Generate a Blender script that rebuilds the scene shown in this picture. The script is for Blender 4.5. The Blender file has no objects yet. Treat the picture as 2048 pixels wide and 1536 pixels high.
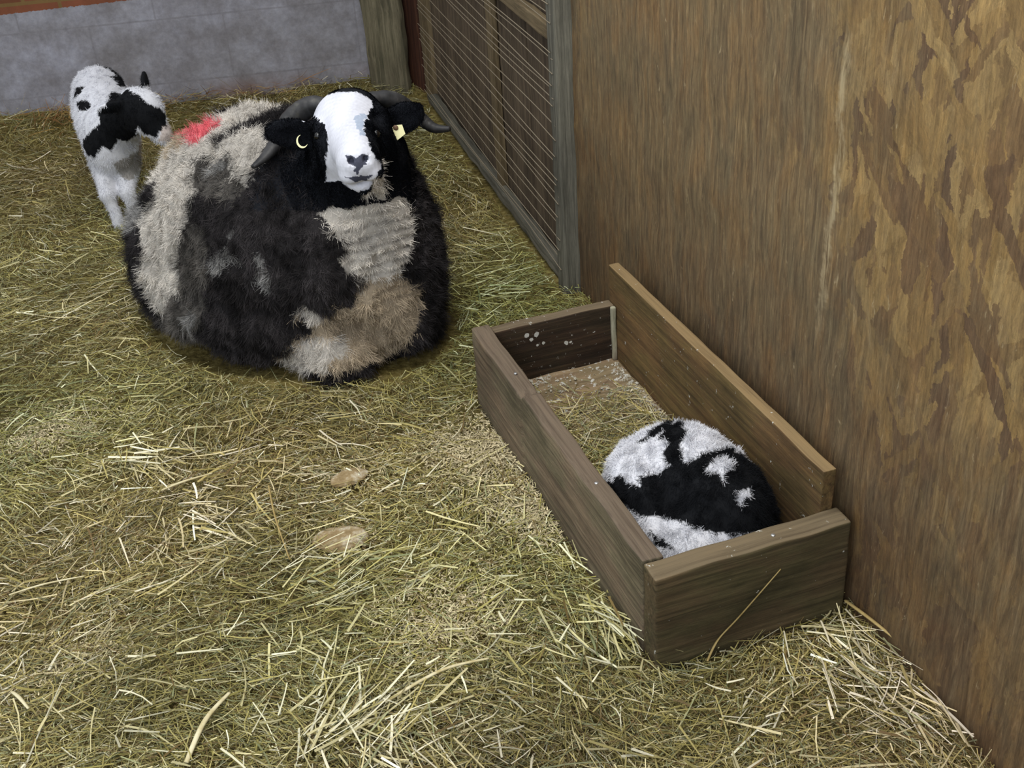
import bpy, bmesh, math, random
import numpy as np
from mathutils import Vector, Matrix
from mathutils.bvhtree import BVHTree
from mathutils.kdtree import KDTree

rng = np.random.default_rng(11)
random.seed(5)
scn = bpy.context.scene
COL = scn.collection

# ------------------------------------------------------------------ camera
H, FPX, PITCH, ROLL = 1.3, 2403.9, 0.5477, -0.0734
FW = np.array([0, math.cos(PITCH), -math.sin(PITCH)])
RT0 = np.array([1.0, 0, 0]); UP0 = np.cross(RT0, FW)
RT = RT0 * math.cos(ROLL) + UP0 * math.sin(ROLL)
UP = -RT0 * math.sin(ROLL) + UP0 * math.cos(ROLL)
CAM = np.array([0, 0, H])
cd = bpy.data.cameras.new('camera'); cam = bpy.data.objects.new('camera', cd); COL.objects.link(cam)
cam.matrix_world = Matrix(((RT[0], UP[0], -FW[0], 0), (RT[1], UP[1], -FW[1], 0), (RT[2], UP[2], -FW[2], H), (0, 0, 0, 1)))
cd.sensor_fit = 'HORIZONTAL'; cd.sensor_width = 36; cd.lens = 36 * FPX / 2048; cd.clip_start = 0.05
scn.camera = cam


def ray(u, v):
    d = FW * FPX + RT * (u - 1024) + UP * (768 - v)
    return d / np.linalg.norm(d)


def at(u, v, z=0.0):
    d = ray(u, v); return CAM + d * ((z - H) / d[2])


def aty(u, v, y):
    d = ray(u, v); return CAM + d * (y / d[1])


# ------------------------------------------------------------------ helpers
def lin(c):
    c = np.asarray(c, float) / 255.0
    return np.where(c <= 0.04045, c / 12.92, ((c + 0.055) / 1.055) ** 2.4)


def L4(r, g, b):
    l = lin((r, g, b)); return (float(l[0]), float(l[1]), float(l[2]), 1.0)


def tag(o, label=None, cat=None, group=None, kind=None):
    if label: o['label'] = label
    if cat: o['category'] = cat
    if group: o['group'] = group
    if kind: o['kind'] = kind
    return o


def empty(name, loc, label, cat, group=None, rz=0.0):
    o = bpy.data.objects.new(name, None); COL.objects.link(o)
    o.location = loc; o.rotation_euler = (0, 0, rz); o.empty_display_size = 0.05
    return tag(o, label, cat, group)


def pmat(p):
    return Matrix.Translation(p.location) @ p.rotation_euler.to_matrix().to_4x4()


def link(name, me, mat, parent=None, M=None):
    """M: world matrix of the mesh's own frame."""
    o = bpy.data.objects.new(name, me); COL.objects.link(o)
    if mat is not None: me.materials.append(mat)
    M = M or Matrix.Identity(4)
    if parent is not None:
        o.parent = parent
        chain = Matrix.Identity(4); q = parent
        while q is not None:
            chain = q.matrix_basis @ chain if q.type != 'EMPTY' else pmat(q) @ chain
            q = q.parent
        o.matrix_basis = chain.inverted() @ M
    else:
        o.matrix_basis = M
    return o


def np_mesh(name, V, Q, col=None, smooth=True):
    V = np.ascontiguousarray(V, np.float32); Q = np.ascontiguousarray(Q, np.int32)
    me = bpy.data.meshes.new(name); k = Q.shape[1]
    me.vertices.add(len(V)); me.vertices.foreach_set('co', V.ravel())
    me.loops.add(Q.size); me.loops.foreach_set('vertex_index', Q.ravel())
    me.polygons.add(len(Q)); me.polygons.foreach_set('loop_start', np.arange(0, Q.size, k, dtype=np.int32))
    me.polygons.foreach_set('use_smooth', np.full(len(Q), smooth))
    me.update(calc_edges=True)
    if col is not None:
        a = me.color_attributes.new('Col', 'FLOAT_COLOR', 'POINT')
        c4 = np.ones((len(V), 4), np.float32); c4[:, :3] = col
        a.data.foreach_set('color', c4.ravel())
    return me


_nd = np.random.default_rng(3)
_ND = _nd.normal(size=(4, 7, 3)); _ND /= np.linalg.norm(_ND, axis=2, keepdims=True)
_NP = _nd.uniform(0, 6.28, size=(4, 7))


def noise(P, scale, ch=0):
    """smooth pseudo noise, about -1..1; scale = feature size in metres"""
    P = np.asarray(P, float) * (2 * math.pi / scale) * 0.6
    o = np.zeros(P.shape[:-1])
    for i in range(7):
        o += np.sin(P @ (_ND[ch, i] * (0.7 + 0.13 * i)) + _NP[ch, i] + 1.3 * np.sin(P @ _ND[(ch + 1) % 4, i] * 0.6))
    return o / 3.0


def vnoise(P, scale, k=0):
    return np.stack([noise(P + 7.1 * i, scale, (i + k) % 4) for i in range(3)], -1)


def ribbons(root, d0, length, width, col, nseg=3, curl=None, side=None, taper=0.35, tipcol=None):
    """flat strands as quads; curl: vectors bending the strand with t^2"""
    N = len(root)
    t = np.linspace(0, 1, nseg + 1)
    P = root[:, None, :] + d0[:, None, :] * (length[:, None] * t[None])[..., None]
    if curl is not None: P = P + curl[:, None, :] * (t ** 2)[None, :, None]
    if side is None: side = rng.normal(size=(N, 3))
    s = np.cross(d0, side); s /= np.linalg.norm(s, axis=1, keepdims=True) + 1e-9
    w = width[:, None] * (1 - (1 - taper) * t ** 2)[None] * 0.5
    V = np.stack([P - s[:, None] * w[..., None], P + s[:, None] * w[..., None]], 2).reshape(N, -1, 3)
    m = 2 * (nseg + 1)
    base = (np.arange(N) * m)[:, None, None]
    k = np.arange(nseg) * 2
    q = np.stack([k, k + 1, k + 3, k + 2], -1)[None]
    Q = (base + q).reshape(-1, 4)
    C = np.repeat(col[:, None, :], m, 1)
    if tipcol is not None:
        tt = np.repeat(t, 2)[None, :, None]; C = C * (1 - tt) + tipcol[:, None, :] * tt
    return V.reshape(-1, 3), Q, C.reshape(-1, 3)


def cat(parts):
    V, Q, C, n = [], [], [], 0
    for v, q, c in parts:
        V.append(v); Q.append(q + n); C.append(c); n += len(v)
    return np.concatenate(V), np.concatenate(Q), np.concatenate(C)


# ------------------------------------------------------------------ materials
def nodes(name, rough=0.8, spec=0.3):
    m = bpy.data.materials.new(name); m.use_nodes = True
    nt = m.node_tree; b = nt.nodes['Principled BSDF']
    b.inputs['Roughness'].default_value = rough
    b.inputs['Specular IOR Level'].default_value = spec
    return m, nt, b


def N(nt, typ, **kw):
    n = nt.nodes.new(typ)
    for k, v in kw.items():
        if k.startswith('i_'): n.inputs[k[2:].replace('_', ' ')].default_value = v
        else: setattr(n, k, v)
    return n


def ramp(nt, src, stops):
    r = nt.nodes.new('ShaderNodeValToRGB')
    el = r.color_ramp.elements
    while len(el) < len(stops): el.new(0.5)
    for e, (p, c) in zip(el, stops): e.position = p; e.color = c
    nt.links.new(src, r.inputs[0]); return r.outputs[0]


def mix(nt, fac, a, b, mode='MIX'):
    m = nt.nodes.new('ShaderNodeMix'); m.data_type = 'RGBA'; m.blend_type = mode
    for sock, val in ((m.inputs['Factor'], fac), (m.inputs['A'], a), (m.inputs['B'], b)):
        pass
    ins = [i for i in m.inputs if i.name == 'Factor' and i.type == 'VALUE'][0], [i for i in m.inputs if i.name == 'A' and i.type == 'RGBA'][0], [i for i in m.inputs if i.name == 'B' and i.type == 'RGBA'][0]
    for sock, val in zip(ins, (fac, a, b)):
        if hasattr(val, 'is_output'): nt.links.new(val, sock)
        else: sock.default_value = val
    return [o for o in m.outputs if o.type == 'RGBA'][0]


def mathn(nt, op, a, b=None, clamp=False):
    m = nt.nodes.new('ShaderNodeMath'); m.operation = op; m.use_clamp = clamp
    for i, val in enumerate((a, b)):
        if val is None: continue
        if hasattr(val, 'is_output'): nt.links.new(val, m.inputs[i])
        else: m.inputs[i].default_value = val
    return m.outputs[0]


def bump(nt, b, h, strength=0.4, dist=0.004):
    n = nt.nodes.new('ShaderNodeBump'); n.inputs['Strength'].default_value = strength; n.inputs['Distance'].default_value = dist
    nt.links.new(h, n.inputs['Height']); nt.links.new(n.outputs[0], b.inputs['Normal'])


def attr_mat(name, rough=0.9, spec=0.15, trans=0.0):
    m, nt, b = nodes(name, rough, spec)
    a = N(nt, 'ShaderNodeAttribute', attribute_name='Col')
    nt.links.new(a.outputs['Color'], b.inputs['Base Color'])
    return m


def coords(nt, scale=(1, 1, 1), rot=(0, 0, 0), loc=(0, 0, 0)):
    tc = nt.nodes.new('ShaderNodeTexCoord'); mp = nt.nodes.new('ShaderNodeMapping')
    mp.inputs['Scale'].default_value = scale; mp.inputs['Rotation'].default_value = rot; mp.inputs['Location'].default_value = loc
    nt.links.new(tc.outputs['Object'], mp.inputs[0]); return mp.outputs[0]


def tex(nt, vec, scale, detail=6, rough=0.6, dist=0.0):
    n = N(nt, 'ShaderNodeTexNoise'); n.inputs['Scale'].default_value = scale; n.inputs['Detail'].default_value = detail
    n.inputs['Roughness'].default_value = rough; n.inputs['Distortion'].default_value = dist
    nt.links.new(vec, n.inputs['Vector']); return n.outputs['Fac']


def wood(name, dark, mid, light, grain=60.0, seed=0.0, stain=0.5, specks=0.0, rough=0.8, top=None, moss=0.0):
    """grain runs along local X"""
    m, nt, b = nodes(name, rough, 0.25)
    v = coords(nt, (3.2, grain * 2.6, grain * 2.6), loc=(seed, seed * 1.7, seed * .3))
    g = tex(nt, v, 1.0, 8, 0.65, 0.6)
    v2 = coords(nt, (3.5, 9, 9), loc=(seed * 2, 0, seed))
    s = tex(nt, v2, 1.0, 5, 0.6)
    c = ramp(nt, g, [(0.30, L4(*dark)), (0.5, L4(*mid)), (0.72, L4(*light))])
    st = ramp(nt, s, [(0.35, (0.35, 0.33, 0.32, 1)), (0.62, (1.1, 1.08, 1.05, 1))])
    c = mix(nt, stain, c, st, 'MULTIPLY')
    fine = tex(nt, coords(nt, (45, 480, 480), loc=(seed, 3, 1)), 1.0, 3, 0.7)
    c = mix(nt, 0.35, c, ramp(nt, fine, [(0.3, (0.5, 0.5, 0.5, 1)), (0.7, (1.4, 1.37, 1.33, 1))]), 'MULTIPLY')
    if moss > 0:
        mo = tex(nt, coords(nt, (6, 14, 14), loc=(seed * 3, 1, seed)), 1.0, 6, 0.65)
        c = mix(nt, moss, c, ramp(nt, mo, [(0.32, (0.55, 0.62, 0.5, 1)), (0.46, (0.95, 1.0, 0.88, 1)), (0.56, (1.0, 0.92, 0.88, 1)), (0.7, (1.3, 1.15, 1.05, 1))]), 'MULTIPLY')
    if top is not None:      # upward-facing surfaces blend to the top colour
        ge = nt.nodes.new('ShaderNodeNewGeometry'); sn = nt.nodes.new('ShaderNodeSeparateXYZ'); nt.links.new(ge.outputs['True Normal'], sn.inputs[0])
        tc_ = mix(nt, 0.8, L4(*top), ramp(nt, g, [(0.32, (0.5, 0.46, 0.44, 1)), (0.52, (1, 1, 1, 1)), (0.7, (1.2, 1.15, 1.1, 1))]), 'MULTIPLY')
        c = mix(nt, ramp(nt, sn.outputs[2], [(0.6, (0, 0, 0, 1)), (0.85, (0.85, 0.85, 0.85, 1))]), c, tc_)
    if specks > 0:
        sp = tex(nt, coords(nt, (1, 1, 1), loc=(seed, 5, 2)), 70, 3, 0.7)
        c = mix(nt, ramp(nt, sp, [(1 - specks - .02, (0, 0, 0, 1)), (1 - specks + .03, (1, 1, 1, 1))]), c, L4(190, 188, 180))
    nt.links.new(c, b.inputs['Base Color'])
    bump(nt, b, g, 0.5, 0.003)
    return m


# ------------------------------------------------------------------ boards
def board_mesh(name, dx, dy, dz, r=0.003, nx=40, ny=8, nz=10, wob=0.0015, seed=0.0, carve=None):
    """box spanning 0..dx, 0..dy, 0..dz with worn rounded edges"""
    def lin_(d, n):
        e = min(r * 1.2, d * .3)
        return np.concatenate([[0, e * .35], np.linspace(e, d - e, n), [d - e * .35, d]])
    X, Y, Z = lin_(dx, nx), lin_(dy, ny), lin_(dz, nz)
    idx = {}; V = []; Q = []
    nX, nY, nZ = len(X), len(Y), len(Z)

    def vid(i, j, k):
        key = (i, j, k)
        if key not in idx:
            idx[key] = len(V); V.append((X[i], Y[j], Z[k]))
        return idx[key]
    for i in range(nX - 1):
        for j in range(nY - 1):
            Q.append((vid(i, j, 0), vid(i, j + 1, 0), vid(i + 1, j + 1, 0), vid(i + 1, j, 0)))
            a = nZ - 1; Q.append((vid(i, j, a), vid(i + 1, j, a), vid(i + 1, j + 1, a), vid(i, j + 1, a)))
    for i in range(nX - 1):
        for k in range(nZ - 1):
            Q.append((vid(i, 0, k), vid(i + 1, 0, k), vid(i + 1, 0, k + 1), vid(i, 0, k + 1)))
            a = nY - 1; Q.append((vid(i, a, k), vid(i, a, k + 1), vid(i + 1, a, k + 1), vid(i + 1, a, k)))
    for j in range(nY - 1):
        for k in range(nZ - 1):
            Q.append((vid(0, j, k), vid(0, j, k + 1), vid(0, j + 1, k + 1), vid(0, j + 1, k)))
            a = nX - 1; Q.append((vid(a, j, k), vid(a, j + 1, k), vid(a, j + 1, k + 1), vid(a, j, k + 1)))
    V = np.array(V)
    rr = min(r, dy * .45, dz * .45, dx * .45)
    c = np.clip(V, rr, np.array([dx, dy, dz]) - rr); d = V - c
    l = np.linalg.norm(d, axis=1, keepdims=True)
    V = c + d / np.maximum(l, 1e-9) * np.minimum(l, rr)
    V = V + vnoise(V + seed, 0.09) * wob + vnoise(V * np.array([.3, 1, 1]) + seed, 0.02) * wob * .4
    if carve: V = carve(V)
    return np_mesh(name, V, np.array(Q))


def frame(o, x, z=(0, 0, 1)):
    """matrix with local X along x, Z along z"""
    x = Vector(x).normalized(); z = Vector(z); y = z.cross(x).normalized(); z = x.cross(y).normalized()
    o = Vector(o)
    return Matrix(((x[0], y[0], z[0], o[0]), (x[1], y[1], z[1], o[1]), (x[2], y[2], z[2], o[2]), (0, 0, 0, 1)))


# ------------------------------------------------------------------ SDF bodies
def smin(a, b, k):
    h = np.clip(0.5 + 0.5 * (b - a) / k, 0, 1)
    return b * (1 - h) + a * h - k * h * (1 - h)


class Body:
    def __init__(s, lo, hi, res):
        s.lo = np.array(lo, float); s.res = res
        s.n = np.ceil((np.array(hi) - s.lo) / res).astype(int) + 1
        s.f = np.full(s.n, 1.0, np.float32)

    def _sub(s, c, R):
        a = np.clip(((np.array(c) - R - s.lo) / s.res).astype(int), 0, s.n - 1)
        b = np.clip(((np.array(c) + R - s.lo) / s.res).astype(int) + 2, 1, s.n)
        ax = [s.lo[i] + s.res * np.arange(a[i], b[i]) for i in range(3)]
        P = np.stack(np.meshgrid(*ax, indexing='ij'), -1)
        return tuple(slice(a[i], b[i]) for i in range(3)), P

    def ell(s, c, r, R=None, k=0.03, neg=False):
        """R: 3x3 rows = local axes"""
        c = np.array(c); r = np.array(r, float)
        sl, P = s._sub(c, r.max() + max(k, .02) * 2.5)
        q = P - c
        if R is not None: q = q @ np.array(R).T
        k0 = np.linalg.norm(q / r, axis=-1); k1 = np.linalg.norm(q / r ** 2, axis=-1)
        d = k0 * (k0 - 1) / np.maximum(k1, 1e-6)
        s.f[sl] = -smin(-s.f[sl], d, k) if neg else smin(s.f[sl], d, k)

    def cone(s, a, b, ra, rb, k=0.02, neg=False, flat=None):
        a, b = np.array(a, float), np.array(b, float)
        R = max(ra, rb) + np.linalg.norm(b - a) / 2 + max(k, .02) * 2.5
        sl, P = s._sub((a + b) / 2, R)
        ab = b - a; t = np.clip(((P - a) @ ab) / (ab @ ab), 0, 1)
        d = np.linalg.norm(P - a - t[..., None] * ab, axis=-1) - (ra + (rb - ra) * t)
        s.f[sl] = -smin(-s.f[sl], d, k) if neg else smin(s.f[sl], d, k)

    def displace(s, fn, band=0.05):
        m = np.abs(s.f) < band
        I = np.argwhere(m); P = s.lo + I * s.res
        s.f[m] = s.f[m] - fn(P).astype(np.float32)

    def mesh(s):
        f = s.f; nx, ny, nz = f.shape
        ins = f < 0
        cnt = np.zeros((nx - 1, ny - 1, nz - 1), np.int8)
        for i in (0, 1):
            for j in (0, 1):
                for k in (0, 1):
                    cnt += ins[i:nx - 1 + i, j:ny - 1 + j, k:nz - 1 + k]
        act = (cnt > 0) & (cnt < 8)
        C = np.argwhere(act); vid = np.full(act.shape, -1, np.int32); vid[act] = np.arange(len(C))
        acc = np.zeros((len(C), 3)); n = np.zeros(len(C))
        cor = [(i, j, k) for i in (0, 1) for j in (0, 1) for k in (0, 1)]
        val = {c: f[C[:, 0] + c[0], C[:, 1] + c[1], C[:, 2] + c[2]] for c in cor}
        for a in cor:
            for ax in range(3):
                if a[ax]: continue
                b = list(a); b[ax] = 1; b = tuple(b)
                va, vb = val[a], val[b]; m = (va < 0) != (vb < 0)
                t = np.where(m, va / np.where(m, va - vb, 1), 0)
                p = np.array(a, float)[None].repeat(len(C), 0); p[:, ax] = t
                acc[m] += p[m]; n[m] += 1
        V = s.lo + (C + acc / n[:, None]) * s.res
        Q = []
        for ax in range(3):
            o = [(1, 2), (2, 0), (0, 1)][ax]
            sl0 = [slice(None)] * 3; sl1 = [slice(None)] * 3
            sl0[ax] = slice(0, -1); sl1[ax] = slice(1, None)
            A, B = ins[tuple(sl0)], ins[tuple(sl1)]
            E = np.argwhere(A != B)
            E = E[(E[:, o[0]] > 0) & (E[:, o[1]] > 0) & (E[:, o[0]] < f.shape[o[0]] - 1) & (E[:, o[1]] < f.shape[o[1]] - 1)]
            e0 = np.zeros(3, int); e0[o[0]] = 1; e1 = np.zeros(3, int); e1[o[1]] = 1
            g = lambda X: vid[X[:, 0], X[:, 1], X[:, 2]]
            q = np.stack([g(E - e0 - e1), g(E - e1), g(E), g(E - e0)], 1)
            flip = ~A[E[:, 0], E[:, 1], E[:, 2]]
            q[flip] = q[flip][:, ::-1]
            Q.append(q)
        Q = np.concatenate(Q)
        # keep the largest connected piece is not needed: shapes are unions
        return V, Q


def sample_surface(V, Q, n):
    T = np.concatenate([Q[:, [0, 1, 2]], Q[:, [0, 2, 3]]])
    a, b, c = V[T[:, 0]], V[T[:, 1]], V[T[:, 2]]
    nn = np.cross(b - a, c - a); ar = np.linalg.norm(nn, axis=1)
    i = rng.choice(len(T), n, p=ar / ar.sum())
    u, v = rng.random((2, n)); m = u + v > 1; u[m] = 1 - u[m]; v[m] = 1 - v[m]
    P = a[i] + (b - a)[i] * u[:, None] + (c - a)[i] * v[:, None]
    # smooth normals
    VN = np.zeros_like(V)
    for k in range(3): np.add.at(VN, T[:, k], nn)
    VN /= np.linalg.norm(VN, axis=1, keepdims=True) + 1e-12
    t = T[i]
    nr = VN[t[:, 0]] * (1 - u - v)[:, None] + VN[t[:, 1]] * u[:, None] + VN[t[:, 2]] * v[:, None]
    return P, nr / (np.linalg.norm(nr, axis=1, keepdims=True) + 1e-12)


def inpoly(px, py, poly):
    r = np.zeros(len(px), bool); j = len(poly) - 1
    for i in range(len(poly)):
        xi, yi = poly[i]; xj, yj = poly[j]
        c = ((yi > py) != (yj > py)) & (px < (xj - xi) * (py - yi) / (yj - yi + 1e-12) + xi)
        r ^= c; j = i
    return r


def coat_points(V, Q, box, step, default, polys):
    """coat markings as labelled points on the animal's own surface"""
    bvh = BVHTree.FromPolygons([tuple(v) for v in V], [tuple(int(i) for i in q) for q in Q])
    gx, gy = np.meshgrid(np.arange(box[0], box[2], step), np.arange(box[1], box[3], step))
    px, py = gx.ravel().astype(float), gy.ravel().astype(float)
    lab = np.full(len(px), default, dtype='<U2')
    for k, poly in polys: lab[inpoly(px, py, poly)] = k
    pts, ls = [], []
    for x, y, l in zip(px, py, lab):
        d = ray(x, y); h = bvh.ray_cast(Vector(CAM), Vector(d))
        if h[0] is not None: pts.append(tuple(h[0])); ls.append(l)
    return np.array(pts), np.array(ls)


def classify(P, pts, labs):
    kd = KDTree(len(pts))
    for i, p in enumerate(pts): kd.insert(p, i)
    kd.balance()
    return labs[np.array([kd.find(p)[1] for p in P])]


def colour_of(labs, table, P, amt=0.12, sc=0.05):
    C = np.zeros((len(labs), 3))
    for k, c in table.items():
        C[labs == k] = lin(c)
    return np.clip(C * (1 + amt * noise(P, sc, 1))[:, None], 0, 1)

# ------------------------------------------------------------------ setting
Zv = np.array([0, 0, 1.0])
OSB0, OSB1 = at(1160, 580), at(1990, 1536)
od = (OSB1 - OSB0) / np.linalg.norm(OSB1 - OSB0)          # towards the camera
on = np.array([od[1], -od[0], 0]); on = on if on[0] > 0 else -on     # away from the pen
G0, G1 = at(856, 200), at(1135, 578)
gd = (G0 - G1) / np.linalg.norm(G0 - G1); gn = np.array([gd[1], -gd[0], 0]); gn = gn if gn[0] > 0 else -gn
BW0, BW1 = at(0, 235, .05), at(735, 155, .05)
BW0[2] = BW1[2] = 0
bd = (BW1 - BW0) / np.linalg.norm(BW1 - BW0); bn = np.array([-bd[1], bd[0], 0])   # bn away from the pen
TO = np.array([.1805, 1.2920, 0]); TY = .3092; TL, TW, TH, THB = .8209, .3145, .1718, .243
ta = np.array([math.cos(TY), math.sin(TY), 0]); tb = np.array([-math.sin(TY), math.cos(TY), 0])


def trough_ab(P):
    d = P - TO; return d @ ta, d @ tb


def hfun(P):
    q = np.asarray(P, float).copy(); q[..., 2] = 0
    dw = -((q - BW0) @ bn)
    h = 0.010 * noise(q, .55) + .005 * noise(q, .17, 2) + .06 * np.exp(-(np.maximum(dw, 0) / .20) ** 2)
    return h


# floor ---------------------------------------------------------------
gx, gy = np.meshgrid(np.linspace(-3.2, 1.3, 150), np.linspace(.1, 4.9, 160), indexing='ij')
FV = np.stack([gx.ravel(), gy.ravel(), np.zeros(gx.size)], 1); FV[:, 2] = hfun(FV) - .012
ii = np.arange(gx.size).reshape(gx.shape)
FQ = np.stack([ii[:-1, :-1], ii[1:, :-1], ii[1:, 1:], ii[:-1, 1:]], -1).reshape(-1, 4)
m, nt, b = nodes('trodden_litter', .95, .1)
v = coords(nt)
c = ramp(nt, tex(nt, v, 60, 8, .7), [(.3, L4(62, 54, 28)), (.5, L4(112, 100, 58)), (.7, L4(150, 138, 92))])
c = mix(nt, .6, c, ramp(nt, tex(nt, v, 3.5, 4), [(.35, (.55, .5, .42, 1)), (.65, (1.15, 1.1, 1, 1))]), 'MULTIPLY')
nt.links.new(c, b.inputs['Base Color']); bump(nt, b, tex(nt, v, 90, 6), .8, .006)
tag(link('floor', np_mesh('floor', FV, FQ), m), kind='structure')

# back wall: painted block below, red brick above --------------------------
m, nt, b = nodes('painted_block', .85, .2)
v = coords(nt)
sep = nt.nodes.new('ShaderNodeSeparateXYZ'); nt.links.new(v, sep.inputs[0])
n1 = tex(nt, v, 9, 8, .7); n2 = tex(nt, v, 55, 6, .7); n3 = tex(nt, v, 2.2, 3)
c = ramp(nt, n1, [(.3, L4(118, 114, 116)), (.5, L4(140, 138, 144)), (.7, L4(164, 164, 174))])
c = mix(nt, .5, c, ramp(nt, n2, [(.3, (.62, .62, .64, 1)), (.7, (1.22, 1.22, 1.2, 1))]), 'MULTIPLY')
c = mix(nt, .5, c, ramp(nt, n3, [(.35, (.82, .8, .76, 1)), (.65, (1.05, 1.06, 1.12, 1))]), 'MULTIPLY')
# dirt and rust coloured splashes low on the wall
low = mathn(nt, 'MULTIPLY', ramp(nt, sep.outputs[2], [(.06, (1, 1, 1, 1)), (.16, (0, 0, 0, 1))]), ramp(nt, tex(nt, v, 4, 5), [(.45, (0, 0, 0, 1)), (.62, (1, 1, 1, 1))]))
c = mix(nt, low, c, L4(118, 84, 66))
# block joints
bt = nt.nodes.new('ShaderNodeTexBrick'); nt.links.new(N(nt, 'ShaderNodeMapping').outputs[0], bt.inputs[0])
mp = [q for q in nt.nodes if q.type == 'MAPPING'][-1]; nt.links.new(v, mp.inputs[0])
mp.inputs['Rotation'].default_value = (math.radians(-90), 0, 0); mp.inputs['Location'].default_value = (.1, .06, 0)
bt.inputs['Scale'].default_value = 1; bt.inputs['Brick Width'].default_value = .44; bt.inputs['Row Height'].default_value = .215
bt.inputs['Mortar Size'].default_value = .004; bt.inputs['Mortar Smooth'].default_value = .6
bt.inputs['Color1'].default_value = bt.inputs['Color2'].default_value = (1, 1, 1, 1); bt.inputs['Mortar'].default_value = (.72, .70, .68, 1)
c = mix(nt, ramp(nt, n1, [(.4, (.05, .05, .05, 1)), (.6, (.8, .8, .8, 1))]), c, mix(nt, 1.0, c, bt.outputs['Color'], 'MULTIPLY'))
bb = nt.nodes.new('ShaderNodeTexBrick'); nt.links.new(mp.outputs[0], bb.inputs[0])
bb.inputs['Scale'].default_value = 1; bb.inputs['Brick Width'].default_value = .225; bb.inputs['Row Height'].default_value = .075
bb.inputs['Mortar Size'].default_value = .006; bb.inputs['Color1'].default_value = L4(138, 84, 64); bb.inputs['Color2'].default_value = L4(112, 70, 50); bb.inputs['Mortar'].default_value = L4(120, 96, 62)
brk = mix(nt, .6, bb.outputs['Color'], ramp(nt, n1, [(.3, (.6, .6, .5, 1)), (.7, (1.2, 1.1, 1, 1))]), 'MULTIPLY')
edge = mathn(nt, 'ADD', sep.outputs[2], mathn(nt, 'MULTIPLY', mathn(nt, 'SUBTRACT', n2, .5), .02))
edge = mathn(nt, 'ADD', edge, mathn(nt, 'MULTIPLY', ramp(nt, sep.outputs[0], [(0, (0, 0, 0, 1)), (1, (1, 1, 1, 1))]), 0.0))
up_ = mathn(nt, 'GREATER_THAN', edge, mathn(nt, 'ADD', mathn(nt, 'MULTIPLY', sep.outputs[0], .0148), .4152))
c = mix(nt, up_, c, brk)
nt.links.new(c, b.inputs['Base Color']); bump(nt, b, n1, .35, .006)
wl = 3.4
wb = board_mesh('wall_back', wl, .12, 1.5, r=.004, nx=80, ny=3, nz=40, wob=.003)
tag(link('wall_back', wb, m, None, frame(BW0 - bd * 1.3 - Zv * .05, bd)), kind='structure')

# OSB partition on the right -------------------------------------------------
m, nt, b = nodes('oriented_strand_board', .72, .3)
v = coords(nt)
sep = nt.nodes.new('ShaderNodeSeparateXYZ'); nt.links.new(v, sep.inputs[0])


def flakes(rot, sx, sz, seed, w):
    vv = coords(nt, (1, 1, 1))
    vd = nt.nodes.new('ShaderNodeVectorMath'); vd.operation = 'ADD'
    nz = N(nt, 'ShaderNodeTexNoise'); nz.inputs['Scale'].default_value = 26; nz.inputs['Detail'].default_value = 7; nz.inputs['Roughness'].default_value = .7; nt.links.new(vv, nz.inputs['Vector'])
    sc = nt.nodes.new('ShaderNodeVectorMath'); sc.operation = 'SCALE'; sc.inputs['Scale'].default_value = w; nt.links.new(nz.outputs['Color'], sc.inputs[0])
    nt.links.new(vv, vd.inputs[0]); nt.links.new(sc.outputs[0], vd.inputs[1])
    mp = nt.nodes.new('ShaderNodeMapping'); mp.vector_type = 'POINT'; nt.links.new(vd.outputs[0], mp.inputs[0])
    mp.inputs['Rotation'].default_value = (0, rot, 0); mp.inputs['Location'].default_value = (seed, 0, seed * .7)
    m2 = nt.nodes.new('ShaderNodeMapping'); m2.inputs['Scale'].default_value = (sx, 0.01, sz); nt.links.new(mp.outputs[0], m2.inputs[0])
    vo = nt.nodes.new('ShaderNodeTexVoronoi'); vo.inputs['Scale'].default_value = 1; vo.distance = 'MANHATTAN'; nt.links.new(m2.outputs[0], vo.inputs['Vector'])
    s2 = nt.nodes.new('ShaderNodeSeparateColor'); nt.links.new(vo.outputs['Color'], s2.inputs[0])
    # fine grain along each flake
    g = nt.nodes.new('ShaderNodeMapping'); g.inputs['Scale'].default_value = (sx * 14, 1, sz * 2.2); nt.links.new(mp.outputs[0], g.inputs[0])
    gr = tex(nt, g.outputs[0], 1.0, 5, .7)
    return s2.outputs[0], s2.outputs[1], gr


T_ = [L4(92, 68, 52), L4(116, 90, 60), L4(132, 106, 66), L4(150, 122, 74), L4(168, 142, 94)]


def flk(rot, sx, sz, seed, w):
    r1, r2, gr = flakes(rot, sx, sz, seed, w)
    c = ramp(nt, r1, [(.06, T_[0]), (.2, T_[1]), (.45, T_[2]), (.7, T_[3]), (.95, T_[4])])
    c = mix(nt, .75, c, ramp(nt, gr, [(.3, (.5, .46, .42, 1)), (.68, (1.35, 1.32, 1.26, 1))]), 'MULTIPLY')
    return c, r2


c1, k1 = flk(.04, 40, 7, 0, .045)
c2, k2 = flk(-.6, 40, 11, 3.3, .04)
c3, k3 = flk(.75, 34, 10, 8.1, .04)
c = mix(nt, mathn(nt, 'GREATER_THAN', k2, .7), c1, c2)
c = mix(nt, mathn(nt, 'GREATER_THAN', k3, .78), c, c3)
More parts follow.
